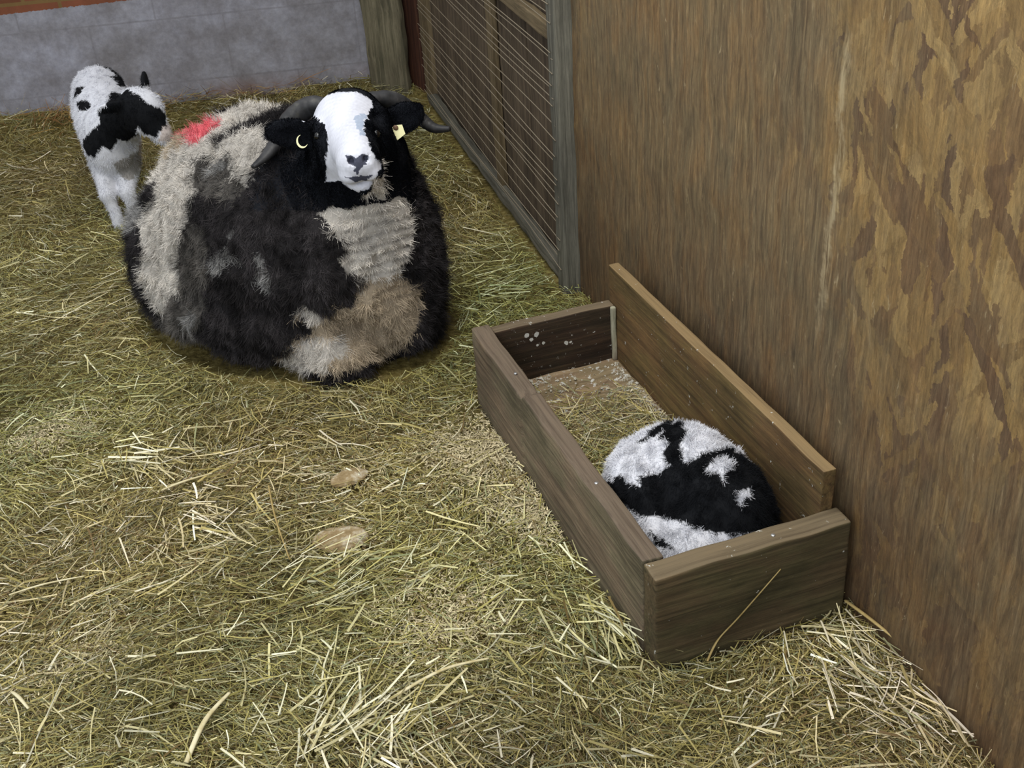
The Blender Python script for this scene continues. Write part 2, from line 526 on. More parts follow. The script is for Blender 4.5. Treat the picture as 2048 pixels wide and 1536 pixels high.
# greasy rubbed band where animals brush past, with vertical scratches
vs = coords(nt, (110, 1, 11)); scr = tex(nt, vs, 1.0, 9, .72, .8)
vs2 = coords(nt, (380, 1, 55)); scr2 = tex(nt, vs2, 1.0, 6, .75, .5)
grey = ramp(nt, scr, [(.26, L4(66, 54, 40)), (.44, L4(100, 84, 62)), (.58, L4(122, 104, 76)), (.76, L4(158, 140, 108))])
grey = mix(nt, .3, grey, ramp(nt, tex(nt, coords(nt, (6, 1, 3.5), loc=(2, 0, 1)), 1, 4, .6), [(.36, (.66, .70, .74, 1)), (.5, (1, 1, 1, 1)), (.64, (1.24, 1.12, .92, 1))]), 'MULTIPLY')
grey = mix(nt, .75, grey, ramp(nt, tex(nt, coords(nt, (22, 1, 7)), 1, 6, .65, .6), [(.34, (.76, .84, .90, 1)), (.5, (1, 1, 1, 1)), (.66, (1.2, 1.02, .84, 1))]), 'MULTIPLY')
c = mix(nt, .7, c, ramp(nt, scr, [(.28, (.58, .54, .52, 1)), (.5, (1, 1, 1, 1)), (.7, (1.3, 1.27, 1.2, 1))]), 'MULTIPLY')
c = mix(nt, .6, c, ramp(nt, tex(nt, coords(nt, (30, 1, 14), loc=(1, 0, 4)), 1, 7, .7, 1.4), [(.36, (.66, .62, .66, 1)), (.5, (1, 1, 1, 1)), (.64, (1.25, 1.16, 1.0, 1))]), 'MULTIPLY')
c = mix(nt, .22, c, grey)
px = mathn(nt, 'MULTIPLY', sep.outputs[0], 1.0)       # local x: 0 at the far edge, growing towards the camera
blot = mathn(nt, 'ADD', mathn(nt, 'MULTIPLY', tex(nt, v, 3.2, 5, .65), .6), mathn(nt, 'MULTIPLY', tex(nt, coords(nt, (26, 1, 11)), 1, 7, .7, 1.0), .4))
cov = ramp(nt, mathn(nt, 'DIVIDE', px, 1.6), [(0.0, (.62, .62, .62, 1)), (.08, (.9, .9, .9, 1)), (.40, (1, 1, 1, 1)), (.60, (.9, .9, .9, 1)), (.68, (.45, .45, .45, 1)), (.80, (.30, .30, .30, 1)), (1, (.34, .34, .34, 1))])
lowd = ramp(nt, sep.outputs[2], [(.25, (.42, .42, .42, 1)), (.66, (0, 0, 0, 1))])
msk = mathn(nt, 'ADD', mathn(nt, 'ADD', cov, mathn(nt, 'MULTIPLY', mathn(nt, 'SUBTRACT', blot, .5), 2.6)), lowd)
c = mix(nt, ramp(nt, msk, [(.40, (.22, .22, .22, 1)), (.85, (.94, .94, .94, 1))]), c, grey)
# purple brown, blotchy darkening towards the foot of the board
footf = mathn(nt, 'MULTIPLY', ramp(nt, sep.outputs[2], [(.05, (1, 1, 1, 1)), (.55, (0, 0, 0, 1))]), ramp(nt, tex(nt, v, 5, 5), [(.3, (.45, .45, .45, 1)), (.6, (1, 1, 1, 1))]))
c = mix(nt, footf, c, mix(nt, 1.0, c, (.58, .50, .50, 1), 'MULTIPLY'))
c = mix(nt, .55, c, ramp(nt, scr2, [(.3, (.5, .48, .46, 1)), (.5, (1, 1, 1, 1)), (.72, (1.5, 1.45, 1.4, 1))]), 'MULTIPLY')
pale = mathn(nt, 'MULTIPLY', ramp(nt, tex(nt, coords(nt, (90, 1, 22), loc=(5, 0, 3)), 1, 6, .7, 1.2), [(.64, (0, 0, 0, 1)), (.70, (1, 1, 1, 1))]), .6)
c = mix(nt, pale, c, L4(176, 158, 124))
# long pale torn strip where the surface has split
dx_ = mathn(nt, 'ABSOLUTE', mathn(nt, 'SUBTRACT', mathn(nt, 'ADD', px, mathn(nt, 'MULTIPLY', mathn(nt, 'SUBTRACT', tex(nt, coords(nt, (.5, 1, 6)), 1, 5, .7), .5), .13)), 1.03))
torn = mathn(nt, 'MULTIPLY', ramp(nt, dx_, [(.004, (1, 1, 1, 1)), (.012, (0, 0, 0, 1))]), ramp(nt, sep.outputs[2], [(.42, (0, 0, 0, 1)), (.5, (.8, .8, .8, 1)), (.84, (.8, .8, .8, 1)), (.9, (0, 0, 0, 1))]))
c = mix(nt, mathn(nt, 'MULTIPLY', torn, ramp(nt, scr, [(.42, (.0, .0, .0, 1)), (.58, (.75, .75, .75, 1))])), c, L4(180, 164, 130))
nt.links.new(c, b.inputs['Base Color']); bump(nt, b, scr2, .35, .003)
ow = board_mesh('wall_right', 2.75, .018, 1.5, r=.002, nx=60, ny=3, nz=40, wob=.002)
# local X runs from the far edge to the camera, face y=0 .. away
M = frame(OSB0 - Zv * .03, od)
yax = np.array(M.col[1][:3])
if yax @ on < 0:
    M = M @ Matrix.Translation((0, -.018, 0))
tag(link('wall_right', ow, m, None, M), kind='structure')

# ------------------------------------------------------------------ posts and gate
m_post = wood('weathered_post_wood', (66, 64, 50), (98, 92, 74), (126, 118, 98), 38, 1.3, .6)
m_red = wood('dark_red_wood', (44, 26, 20), (70, 42, 30), (94, 62, 44), 40, 2.2, .5)
m_gate = wood('gate_panel_wood', (66, 56, 48), (92, 80, 66), (114, 100, 82), 26, 4.1, .75)
m_frame = wood('gate_frame_wood', (84, 72, 54), (112, 98, 74), (138, 122, 96), 46, 6.4, .5)
m_grey = wood('grey_gate_stile_wood', (74, 72, 64), (102, 100, 90), (134, 130, 118), 46, 7.7, .5)
m_wire, nt, b = nodes('dull_wire', .55, .5)
b.inputs['Base Color'].default_value = L4(150, 138, 118); b.inputs['Metallic'].default_value = .35


def vboard(name, p0, p1, depth, h, m, away, parent=None, z0=-.03, **kw):
    """upright board whose face runs p0 -> p1 on the floor"""
    p0 = np.array(p0); p1 = np.array(p1); d = p1 - p0; w = np.linalg.norm(d)
    me = board_mesh(name, h, w, depth, nx=30, ny=8, nz=6, **kw)   # local X up
    x = Vector((0, 0, 1)); y = Vector(d / w); z = x.cross(y)
    o = Vector((p0[0], p0[1], z0))
    if z.dot(Vector(away)) < 0:
        o = Vector((p1[0], p1[1], z0)); y = -y; z = x.cross(y)
    M = Matrix(((x[0], y[0], z[0], o[0]), (x[1], y[1], z[1], o[1]), (x[2], y[2], z[2], o[2]), (0, 0, 0, 1)))
    return link(name, me, m, parent, M)


p = at(738, 156, .068); p[2] = 0; q = at(815, 168, .055); q[2] = 0
po = vboard('wooden_post', p, q, .03, 1.3, m_post, (0.1, 1, 0), seed=1.1, r=.008, wob=.003)
tag(po, 'broad weathered grey-green wooden post between the block wall and the dark red board', 'post')
q2 = at(818, 172, .02); q2[2] = 0; p2 = at(848, 184, .02); p2[2] = 0
rb = vboard('wooden_board', q2, p2, .03, 1.3, m_red, (0.1, 1, 0), seed=2.1, r=.004)
tag(rb, 'narrow dark reddish upright board squeezed between grey post and wired gate', 'board')

gate = empty('wired_gate', tuple(G1), 'dark wooden gate panel strung with many horizontal wires, beside the strand board wall', 'gate')
GL = np.linalg.norm(G0 - G1)


def gp(s, n, z):     # along the gate, behind its face, height
    return G1 + gd * s + gn * n + Zv * z


# backing panel of upright boards
vs_, w0 = [], 0
s = 0.0; k = 0
parts = []
widths = [.15, .19, .17, .21, .16, .2, .18, .22, .17, .2]
for w in widths:
    w = min(w, GL - s)
    if w <= .02: break
    o = vboard('back_board', gp(s, .026 + .002 * (k % 2), 0), gp(s + w - .004, .026 + .002 * (k % 2), 0), .016, 1.25, m_gate, gn, gate, z0=.0, seed=3 + 2.7 * k, r=.002)
    s += w; k += 1
vboard('gate_stile', gp(-.022, -.012, 0), gp(.032, -.012, 0), .05, 1.25, m_grey, gn, gate, z0=-.01, seed=8, r=.004)
# middle stile stands where the photo shows it
mid = at(988, 392); sm = (mid - G1) @ gd
vboard('gate_stile', gp(sm - .022, .006, 0), gp(sm + .03, .006, 0), .02, 1.25, m_frame, gn, gate, z0=.0, seed=9, r=.003)
vboard('gate_stile', gp(GL - .055, -.004, 0), gp(GL, -.004, 0), .04, 1.25, m_frame, gn, gate, z0=-.01, seed=10, r=.003)


def rail(z, h, t, n0, m, seed, name='gate_rail', s0=.03, s1=None):
    s1 = s1 or GL - .02
    me = board_mesh(name, s1 - s0, t, h, nx=50, ny=4, nz=6, r=.003, seed=seed)
    M = frame(gp(s0, n0, z), gd)
    if np.array(M.col[1][:3]) @ gn < 0: M = M @ Matrix.Translation((0, -t, 0))
    return link(name, me, m, gate, M)


rail(.002, .034, .026, -.004, m_grey, 11)
rail(.572, .032, .026, -.002, m_frame, 12)
rail(1.16, .05, .026, -.002, m_frame, 13)
WZ = [.052, .074, .098, .128, .165, .192, .216, .234, .257, .277, .312, .339, .368, .402, .441, .462, .481, .498, .52, .548, .561, .622, .645, .668, .7, .73, .77, .81, .86, .91, .96, 1.02, 1.08]
for i, z in enumerate(WZ):
    n = 26; V = []; Q = []
    ss = np.linspace(.0, GL - .04, n)
    for a, s_ in enumerate(ss):
        c0 = gp(s_, -.013 + .003 * math.sin(i * 2.1 + s_ * 3), z + .004 * math.sin(s_ * 4.1 + i) + .003 * math.sin(i * 3.3) - .006 * s_ * math.sin(i * 1.7))
        for j in range(6):
            t = j * math.pi / 3; V.append(c0 + (gn * math.cos(t) + Zv * math.sin(t)) * .0011)
    for a in range(n - 1):
        for j in range(6):
            Q.append((a * 6 + j, a * 6 + (j + 1) % 6, a * 6 + 6 + (j + 1) % 6, a * 6 + 6 + j))
    link('wire', np_mesh('wire', np.array(V), np.array(Q)), m_wire, gate)

# ------------------------------------------------------------------ trough
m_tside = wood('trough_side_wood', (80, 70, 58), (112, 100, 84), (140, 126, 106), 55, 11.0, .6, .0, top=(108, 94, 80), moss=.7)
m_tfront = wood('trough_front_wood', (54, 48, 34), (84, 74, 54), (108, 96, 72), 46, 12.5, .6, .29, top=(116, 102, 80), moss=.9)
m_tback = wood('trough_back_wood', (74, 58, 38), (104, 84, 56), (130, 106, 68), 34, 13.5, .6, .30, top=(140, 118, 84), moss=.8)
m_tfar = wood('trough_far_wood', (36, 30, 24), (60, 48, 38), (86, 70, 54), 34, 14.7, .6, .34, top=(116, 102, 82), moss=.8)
nt = m_tfar.node_tree; b = nt.nodes['Principled BSDF']; src = b.inputs['Base Color'].links[0].from_socket
so = nt.nodes.new('ShaderNodeSeparateXYZ'); nt.links.new(coords(nt), so.inputs[0]); c = src
jit = mathn(nt, 'MULTIPLY', mathn(nt, 'SUBTRACT', tex(nt, coords(nt), 90, 3), .5), .008)
for (x_, z_, r_) in ((.067, .162, .0052), (.088, .159, .0055), (.077, .150, .004), (.102, .136, .0035), (.09, .1345, .003), (.151, .124, .0042), (.16, .124, .003)):      # dried white splashes on the inner face
    dd = mathn(nt, 'ADD', mathn(nt, 'POWER', mathn(nt, 'SUBTRACT', so.outputs[0], x_), 2.0), mathn(nt, 'POWER', mathn(nt, 'SUBTRACT', so.outputs[2], z_), 2.0))
    c = mix(nt, mathn(nt, 'LESS_THAN', mathn(nt, 'ADD', mathn(nt, 'SQRT', dd), jit), r_), c, L4(196, 194, 186))
nt.links.new(c, b.inputs['Base Color'])
m_tfloor = wood('trough_floor_wood', (108, 92, 72), (140, 122, 98), (160, 144, 120), 20, 15.9, .5, .40, moss=.6)
m_white = wood('whitened_wood', (84, 72, 58), (150, 142, 126), (190, 184, 172), 14, 16, .8, moss=.8)
TR = empty('feed_trough', tuple(TO), 'long weathered wooden feed trough with taller back board, standing along the strand board wall', 'trough', rz=TY)


def tp(a, b_, z): return TO + ta * a + tb * b_ + Zv * z


FXB = .0425
SPL = trough_ab(at(1078, 778, TH))[1] - FXB      # a split across the top of the side board
def carve_side(V):
    V = V.copy()
    top = V[:, 2] > TH - .012
    x = V[:, 0]          # along tb
    V[:, 2] -= np.where(top, .010 * np.exp(-((x - SPL) / .007) ** 2) + .003 * (x > SPL), 0)
    V[:, 1] += np.where((V[:, 1] > .015) & (x > SPL), .003, 0)
    V[:, 2] += np.where(top, .0008 * np.sin(x * 17) + .0006 * np.sin(x * 41 + 1), 0)
    return V


def tboard(name, a, b_, z, dirv, dx, dy, dz, m, parent=None, **kw):
    me = board_mesh(name, dx, dy, dz, **kw)
    return link(name, me, m, parent or TR, frame(tp(a, b_, z), dirv))


# frame(): X along dirv, Z up, Y = Z x X
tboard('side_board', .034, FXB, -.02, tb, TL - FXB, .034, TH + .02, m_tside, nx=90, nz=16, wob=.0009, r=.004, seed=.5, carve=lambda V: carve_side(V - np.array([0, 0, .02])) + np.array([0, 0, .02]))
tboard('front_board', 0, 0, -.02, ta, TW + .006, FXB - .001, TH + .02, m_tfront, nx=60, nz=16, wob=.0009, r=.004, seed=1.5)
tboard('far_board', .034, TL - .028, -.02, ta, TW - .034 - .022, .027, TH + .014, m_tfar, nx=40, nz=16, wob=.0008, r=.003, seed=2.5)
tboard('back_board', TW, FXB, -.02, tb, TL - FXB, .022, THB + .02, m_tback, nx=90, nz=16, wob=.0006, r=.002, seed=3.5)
tboard('bottom_board', .034, FXB, .026, ta, TW - .034 - .022, TL - FXB - .028, .016, m_tfloor, nx=40, ny=80, nz=3, wob=.0015, r=.002, seed=4.5)
me = board_mesh('corner_strip', TH - .05, .010, .010, nx=20, ny=3, nz=3, r=.003, wob=.001, seed=5.5)
x = Vector((0, 0, 1)); y = Vector(ta); z = x.cross(y); o = Vector(tp(TW - .0325, TL - .0385, .043))
if z.dot(Vector(tb)) < 0: pass
link('corner_strip', me, m_white, TR, Matrix(((x[0], y[0], z[0], o[0]), (x[1], y[1], z[1], o[1]), (x[2], y[2], z[2], o[2]), (0, 0, 0, 1))))
m_nail, nt, b = nodes('steel_nail', .35, .6); b.inputs['Base Color'].default_value = L4(190, 190, 190); b.inputs['Metallic'].default_value = .8
for (a, b_, z) in ((.016, .245, TH + .0015), (.2, .02, TH + .0005), (.017, .62, TH - .001)):
    bm = bmesh.new(); bmesh.ops.create_uvsphere(bm, u_segments=12, v_segments=6, radius=.0034)
    for vv in bm.verts: vv.co.z *= .4
    me = bpy.data.meshes.new('nail_head'); bm.to_mesh(me); bm.free()
    link('nail_head', me, m_nail, TR, Matrix.Translation(Vector(tp(a, b_, z))))

# ------------------------------------------------------------------ animals
m_coat = attr_mat('animal_coat', .9, .12)
m_skin = attr_mat('animal_body', .85, .15)


def crop(x0, y0, s, pts): return [(x0 + x / s, y0 + y / s) for x, y in pts]


def strands(P, Nn, lab, table, length, width, lean, curl, lump, amt=.22, nseg=3, flatn=.35, rootk=.78):
    """coat strands rooted on the surface"""
    n = len(P)
    fl = vnoise(P, lump, 1) * lean[1]
    d = Nn * (1 - lean[0]) + lean[2] * lean[0] + fl + rng.normal(size=(n, 3)) * lean[3]
    # keep strands outside the skin
    dn = (d * Nn).sum(1, keepdims=True); d = d + Nn * np.maximum(.12 - dn, 0)
    d /= np.linalg.norm(d, axis=1, keepdims=True)
    L = length * (0.65 + .7 * rng.random(n))
    c = colour_of(lab, table, P, .10, .05) * (1 + amt * rng.normal(size=n))[:, None]
    c = np.clip(c, .002, 1)
    cv = vnoise(P, lump * .7, 2) * curl + rng.normal(size=(n, 3)) * curl * .6
    side = Nn + rng.normal(size=(n, 3)) * flatn
    return ribbons(P - Nn * .001, d, L, width * (.7 + .6 * rng.random(n)), c * rootk, nseg, cv, side, tipcol=np.clip(c * 1.06, 0, 1))


# ---- the ewe
c0 = np.array([-.482, 2.508, 0]); eh = np.array([.773, -.634, 0]); er = np.array([-.634, -.773, 0])
RB = np.array([eh, er, Zv])


def ep(f, r, z): return c0 + eh * f + er * r + Zv * z


B = Body((-1.05, 1.95, -.02), (.12, 3.05, .70), .0055)
B.ell(ep(0, 0, .222), (.345, .257, .268), RB, .03)
B.ell(ep(-.207, .0, .169), (.190, .250, .190), RB, .035)
B.ell(ep(.18, .0, .199), (.180, .225, .225), RB, .035)
B.ell(ep(0, 0, .09), (.345, .283, .11), RB, .03)
B.ell(ep(-.20, .12, .10), (.16, .13, .14), RB, .03)       # folded thigh
B.ell(ep(.22, .12, .05), (.13, .09, .07), RB, .03)        # folded forelegs under the brisket
B.ell(ep(.26, -.03, .05), (.10, .11, .08), RB, .04)
nb = ep(.20, -.03, .27)
POLL = np.array([-.290, 2.35, .552]); MUZ = np.array([-.253, 2.118, .531])
fd = (MUZ - POLL) / np.linalg.norm(MUZ - POLL)
hr = np.array([1, .11, .06]); hr -= fd * (hr @ fd); hr /= np.linalg.norm(hr)      # image right
hu = np.cross(hr, fd); hu = hu if hu[2] > 0 else -hu                               # out of the forehead


def hp(f, r, u): return POLL + fd * f + hr * r + hu * u


RH = np.array([fd, hr, hu])
B.cone(nb, hp(.03, 0, -.10), .150, .098, .05)
B.cone(ep(.25, -.03, .12), hp(.05, 0, -.13), .125, .085, .05)
B.ell(hp(.02, 0, -.035), (.075, .072, .065), RH, .02)        # cranium
B.cone(hp(.05, 0, -.035), hp(.205, 0, -.028), .066, .040, .02)   # face
B.ell(hp(.10, 0, -.010), (.075, .036, .022), RH, .02)        # bridge
B.ell(hp(.215, 0, -.032), (.032, .040, .034), RH, .012)      # muzzle
B.ell(hp(.218, .020, -.050), (.026, .022, .018), RH, .008)
B.ell(hp(.218, -.020, -.050), (.026, .022, .018), RH, .008)
B.ell(hp(.198, 0, -.078), (.032, .026, .018), RH, .008)      # lower lip and chin
B.cone(hp(.08, 0, -.085), hp(.185, 0, -.078), .055, .026, .02)   # jaw
for sgn in (-1, 1):
    B.ell(hp(.065, sgn * .058, -.022), (.034, .020, .022), RH, .015)   # brow
    B.ell(hp(.095, sgn * .048, -.058), (.05, .028, .045), RH, .02)     # cheek
    B.ell(hp(.238, sgn * .0135, -.016), (.009, .0055, .007), RH, .004, neg=True)   # nostril
B.ell(hp(.242, 0, -.068), (.022, .034, .0035), RH, .004, neg=True)   # mouth line
for sgn, tipuv, ty in ((-1, (540, 262), 2.27), (1, (842, 222), 2.33)):   # ears
    root = hp(.045, sgn * .062, -.045); tip = aty(*tipuv, ty)
    e = tip - root; el = np.linalg.norm(e); e /= el
    w = np.cross(e, np.array([0, .9, -.35])); w /= np.linalg.norm(w); nn = np.cross(e, w)
    B.ell(root + e * el * .52, (el * .56, .030, .010), np.array([e, w, nn]), .012)
    B.ell(root + e * el * .50 - nn * np.sign(nn[1]) * .010, (el * .36, .016, .007), np.array([e, w, nn]), .006, neg=True)


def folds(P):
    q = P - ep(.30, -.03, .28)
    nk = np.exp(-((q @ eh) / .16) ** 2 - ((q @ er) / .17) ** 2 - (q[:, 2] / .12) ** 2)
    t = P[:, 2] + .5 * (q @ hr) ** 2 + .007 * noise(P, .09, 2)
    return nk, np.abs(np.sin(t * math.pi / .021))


def ewe_disp(P):
    hd = np.linalg.norm((P - hp(.1, 0, -.05)), axis=1)
    wool = np.clip((hd - .15) / .06, 0, 1)
    d = wool * (.008 * noise(P, .11, 0) + .005 * noise(P, .045, 1))
    # neck folds
    nk, ph = folds(P)
    d += nk * .015 * ph ** .6 * wool
    return d


B.displace(ewe_disp)
EV, EQ = B.mesh()
PX = lambda pts: pts
O1 = (100, 90, 2.438); O2 = (480, 160, 4.655)
ewe_polys = [
    ('W', crop(*O1, [(380, 840), (470, 590), (560, 480), (680, 470), (800, 470), (1000, 400), (1120, 350), (1130, 440), (1060, 490), (1010, 580), (990, 660), (960, 700), (850, 640), (760, 680), (700, 760), (680, 850), (630, 950), (640, 1200), (650, 1300), (560, 1330), (500, 1260), (440, 1150), (430, 1000), (440, 880)])),
    ('W', crop(*O1, [(560, 490), (640, 400), (760, 340), (830, 330), (920, 280), (1000, 250), (1330, 200), (1330, 290), (1120, 330), (950, 370), (800, 470), (660, 490)])),
    ('B', crop(*O1, [(450, 590), (560, 480), (660, 400), (680, 420), (660, 480), (560, 540)])),
    ('D', crop(*O1, [(770, 320), (820, 285), (930, 265), (920, 290), (830, 340), (780, 345)])),
    ('D', crop(*O1, [(770, 475), (830, 440), (950, 375), (1090, 325), (1140, 315), (1100, 350), (1000, 405), (900, 440), (800, 485)])),
    ('R', crop(*O1, [(655, 480), (665, 420), (740, 375), (825, 350), (830, 400), (780, 430), (700, 475)])),
    ('D', crop(*O1, [(420, 760), (470, 690), (545, 650), (525, 720), (470, 780), (430, 830)])),
    ('G', crop(*O1, [(330, 860), (430, 760), (470, 780), (440, 860), (430, 900), (345, 920)])),
    ('D', crop(*O1, [(330, 900), (430, 880), (435, 1000), (430, 1150), (460, 1240), (500, 1300), (380, 1200), (340, 1050)])),
    ('M', crop(*O1, [(700, 560), (860, 540), (880, 640), (960, 700), (900, 760), (760, 740), (700, 700)])),
    ('G', crop(*O1, [(780, 560), (850, 560), (850, 600), (790, 620)])),
    ('M', crop(*O1, [(640, 950), (690, 860), (760, 900), (760, 1100), (740, 1300), (660, 1300)])),
    ('G', crop(*O1, [(780, 1040), (840, 990), (890, 990), (850, 1060), (825, 1130), (785, 1110)])),
    ('G', crop(*O1, [(1000, 1030), (1030, 1010), (1060, 1080), (1075, 1190), (1030, 1200), (1000, 1120)])),
    ('G', crop(*O1, [(860, 910), (890, 905), (890, 940), (860, 940)])),
    ('M', crop(*O1, [(540, 1320), (640, 1230), (740, 1300), (720, 1420), (640, 1430), (560, 1390)])),
    ('G', crop(*O1, [(650, 1330), (690, 1290), (715, 1330), (680, 1400), (650, 1400)])),
    ('W', crop(*O1, [(1310, 820), (1400, 770), (1560, 740), (1740, 740), (1770, 860), (1780, 960), (1740, 1050), (1700, 1130), (1560, 1180), (1450, 1120), (1400, 1040), (1440, 1000), (1380, 900)])),
    ('B', crop(*O1, [(1500, 1170), (1560, 1150), (1700, 1120), (1800, 1200), (1810, 1350), (1700, 1500), (1500, 1580), (1100, 1620), (1040, 1560), (1200, 1440), (1290, 1400), (1200, 1330), (1240, 1280), (1340, 1320), (1490, 1270)])),
    ('W', crop(*O1, [(1050, 1550), (1250, 1430), (1420, 1420), (1450, 1500), (1300, 1600), (1060, 1620)])),
    ('W', crop(*O1, [(1200, 1320), (1250, 1280), (1330, 1320), (1330, 1370), (1250, 1370)])),
    # head
    ('FB', crop(*O2, [(190, 430), (400, 250), (640, 170), (900, 90), (1150, 90), (1400, 120), (1700, 230), (1640, 420), (1560, 600), (1560, 900), (1400, 1130), (1250, 1150), (1000, 1200), (700, 1150), (560, 1000), (520, 700), (400, 600), (210, 560)])),
    ('FW', crop(*O2, [(560, 400), (640, 260), (760, 160), (900, 110), (1100, 110), (1240, 190), (1225, 260), (1190, 340), (1150, 420), (1180, 520), (1220, 640), (1270, 730), (1325, 780), (1300, 860), (1250, 930), (1200, 1010), (1100, 1045), (1010, 1010), (950, 950), (790, 950), (800, 820), (790, 720), (820, 600), (810, 500), (770, 400), (690, 335), (610, 360)])),
    ('FG', crop(*O2, [(1060, 330), (1190, 320), (1140, 430), (1180, 520), (1130, 520), (1080, 420)])),
    ('W', crop(*O2, [(1250, 940), (1310, 880), (1340, 1000), (1370, 1120), (1280, 1120), (1230, 1020)])),
    ('N', crop(*O2, [(980, 710), (1060, 715), (1080, 730), (1120, 700), (1190, 700), (1190, 760), (1130, 800), (1110, 880), (1080, 880), (1060, 800), (990, 760)])),
    ('N', crop(*O2, [(960, 915), (1090, 900), (1240, 880), (1200, 925), (1080, 945)])),
]
ewe_tab = {'W': (208, 201, 192), 'D': (46, 43, 44), 'M': (88, 84, 80), 'G': (140, 138, 136), 'R': (222, 108, 116), 'B': (176, 160, 138),
           'FB': (20, 22, 28), 'FW': (204, 205, 215), 'FG': (160, 170, 188), 'N': (70, 72, 86)}
pts, labs = coat_points(EV, EQ, (230, 150, 920, 760), 6, 'D', ewe_polys)
hp_, hl_ = coat_points(EV, EQ, (500, 170, 880, 420), 3, 'FB', ewe_polys)
pts = np.concatenate([pts, hp_]); labs = np.concatenate([labs, hl_])
wob = lambda P, a=.006, s=.03: P + vnoise(P, s, 1) * a


def refine(V, Q, sel):
    """split the chosen quads into four; new points lie on the old faces"""
    keep = Q[~sel]; q = Q[sel]
    E = np.stack([q, np.roll(q, -1, 1)], -1).reshape(-1, 2); E.sort(1)
    u, inv = np.unique(E, axis=0, return_inverse=True); inv = inv.reshape(-1, 4)
    mid = V[u].mean(1); cen = V[q].mean(1)
    n0, n1 = len(V), len(V) + len(mid)
    e = inv + n0; c = np.arange(len(q)) + n1
    new = np.concatenate([np.stack([q[:, k], e[:, k], c, e[:, k - 1]], 1) for k in range(4)])
    flag = np.zeros(len(keep) + len(new), bool); flag[len(keep):] = True
    return np.concatenate([V, mid, cen]), np.concatenate([keep, new]), flag


hq = np.linalg.norm(EV[EQ].mean(1) - hp(.1, 0, -.045), axis=1) < .20
RV, RQ, fl_ = refine(EV, EQ, hq)
RV, RQ, fl_ = refine(RV, RQ, fl_)
vl = classify(np.where((np.linalg.norm(RV - hp(.1, 0, -.045), axis=1) < .19)[:, None], wob(RV, .0022, .010), RV), pts, labs)
ewe = empty('ewe', (c0[0], c0[1], 0), 'adult black and cream spotted ewe with curved horns, lying in the straw facing the camera', 'sheep')
link('body', np_mesh('body', RV, RQ, colour_of(vl, ewe_tab, RV, .08) * np.where(np.isin(vl, ['FB', 'FW', 'FG', 'N']), 1 + .05 * noise(RV, .006, 2), .6)[:, None]), m_skin, ewe)
P, Nn = sample_surface(EV, EQ, 330000)
hd = np.linalg.norm(P - hp(.1, 0, -.045), axis=1)
l = classify(wob(wob(P, .011, .05), .007, .018), pts, labs)
face = np.isin(l, ['FB', 'FW', 'FG', 'N']) & (hd < .19)
ok = (P[:, 2] > .012)
wl_ = ok & ~face
Pw, Nw, lw = P[wl_], Nn[wl_], l[wl_]
lw = np.where(np.isin(lw, ['FB', 'N']), 'D', np.where(lw == 'FW', 'W', lw))
lenw = np.where(np.isin(lw, ['D', 'M', 'G']), .0145, .0095) * (1 - .65 * folds(Pw)[0])
down = np.array([0, 0, -1.0])
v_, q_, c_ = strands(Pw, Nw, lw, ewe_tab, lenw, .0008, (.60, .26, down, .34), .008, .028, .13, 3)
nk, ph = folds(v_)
c_ = c_ * (1 + np.clip(nk * 1.4, 0, 1) * (-.84 + 1.42 * np.clip(ph * 1.15, 0, 1)))[:, None]  # shade in the creases between neck folds, painted into the strand colours
dk = 1 - np.clip((c_.mean(1) - .05) / .1, 0, 1)          # dark wool is frizzier and sun-bleached in places
c_ = c_ * np.clip(1 + (.20 + .35 * dk) * noise(v_, .022, 3) + (.10 + .45 * dk) * noise(v_, .07, 0), .35, 2.6)[:, None]
parts = [(v_, q_, c_)]
Pf, Nf = sample_surface(EV, EQ, 1000000)
hd = np.linalg.norm(Pf - hp(.1, 0, -.045), axis=1); near = hd < .19
Pf, Nf = Pf[near], Nf[near]
lf = classify(wob(Pf, .0015, .012), pts, labs); fm = lf == 'FB'
Pf, Nf, lf = Pf[fm][:80000], Nf[fm][:80000], lf[fm][:80000]
parts.append(strands(Pf, Nf, lf, ewe_tab, np.full(len(Pf), .0055), .0011, (.85, .02, fd * .9, .10), .001, .05, .05, 2, .05, .96))
link('fleece', np_mesh('fleece', *cat(parts)), m_coat, ewe)


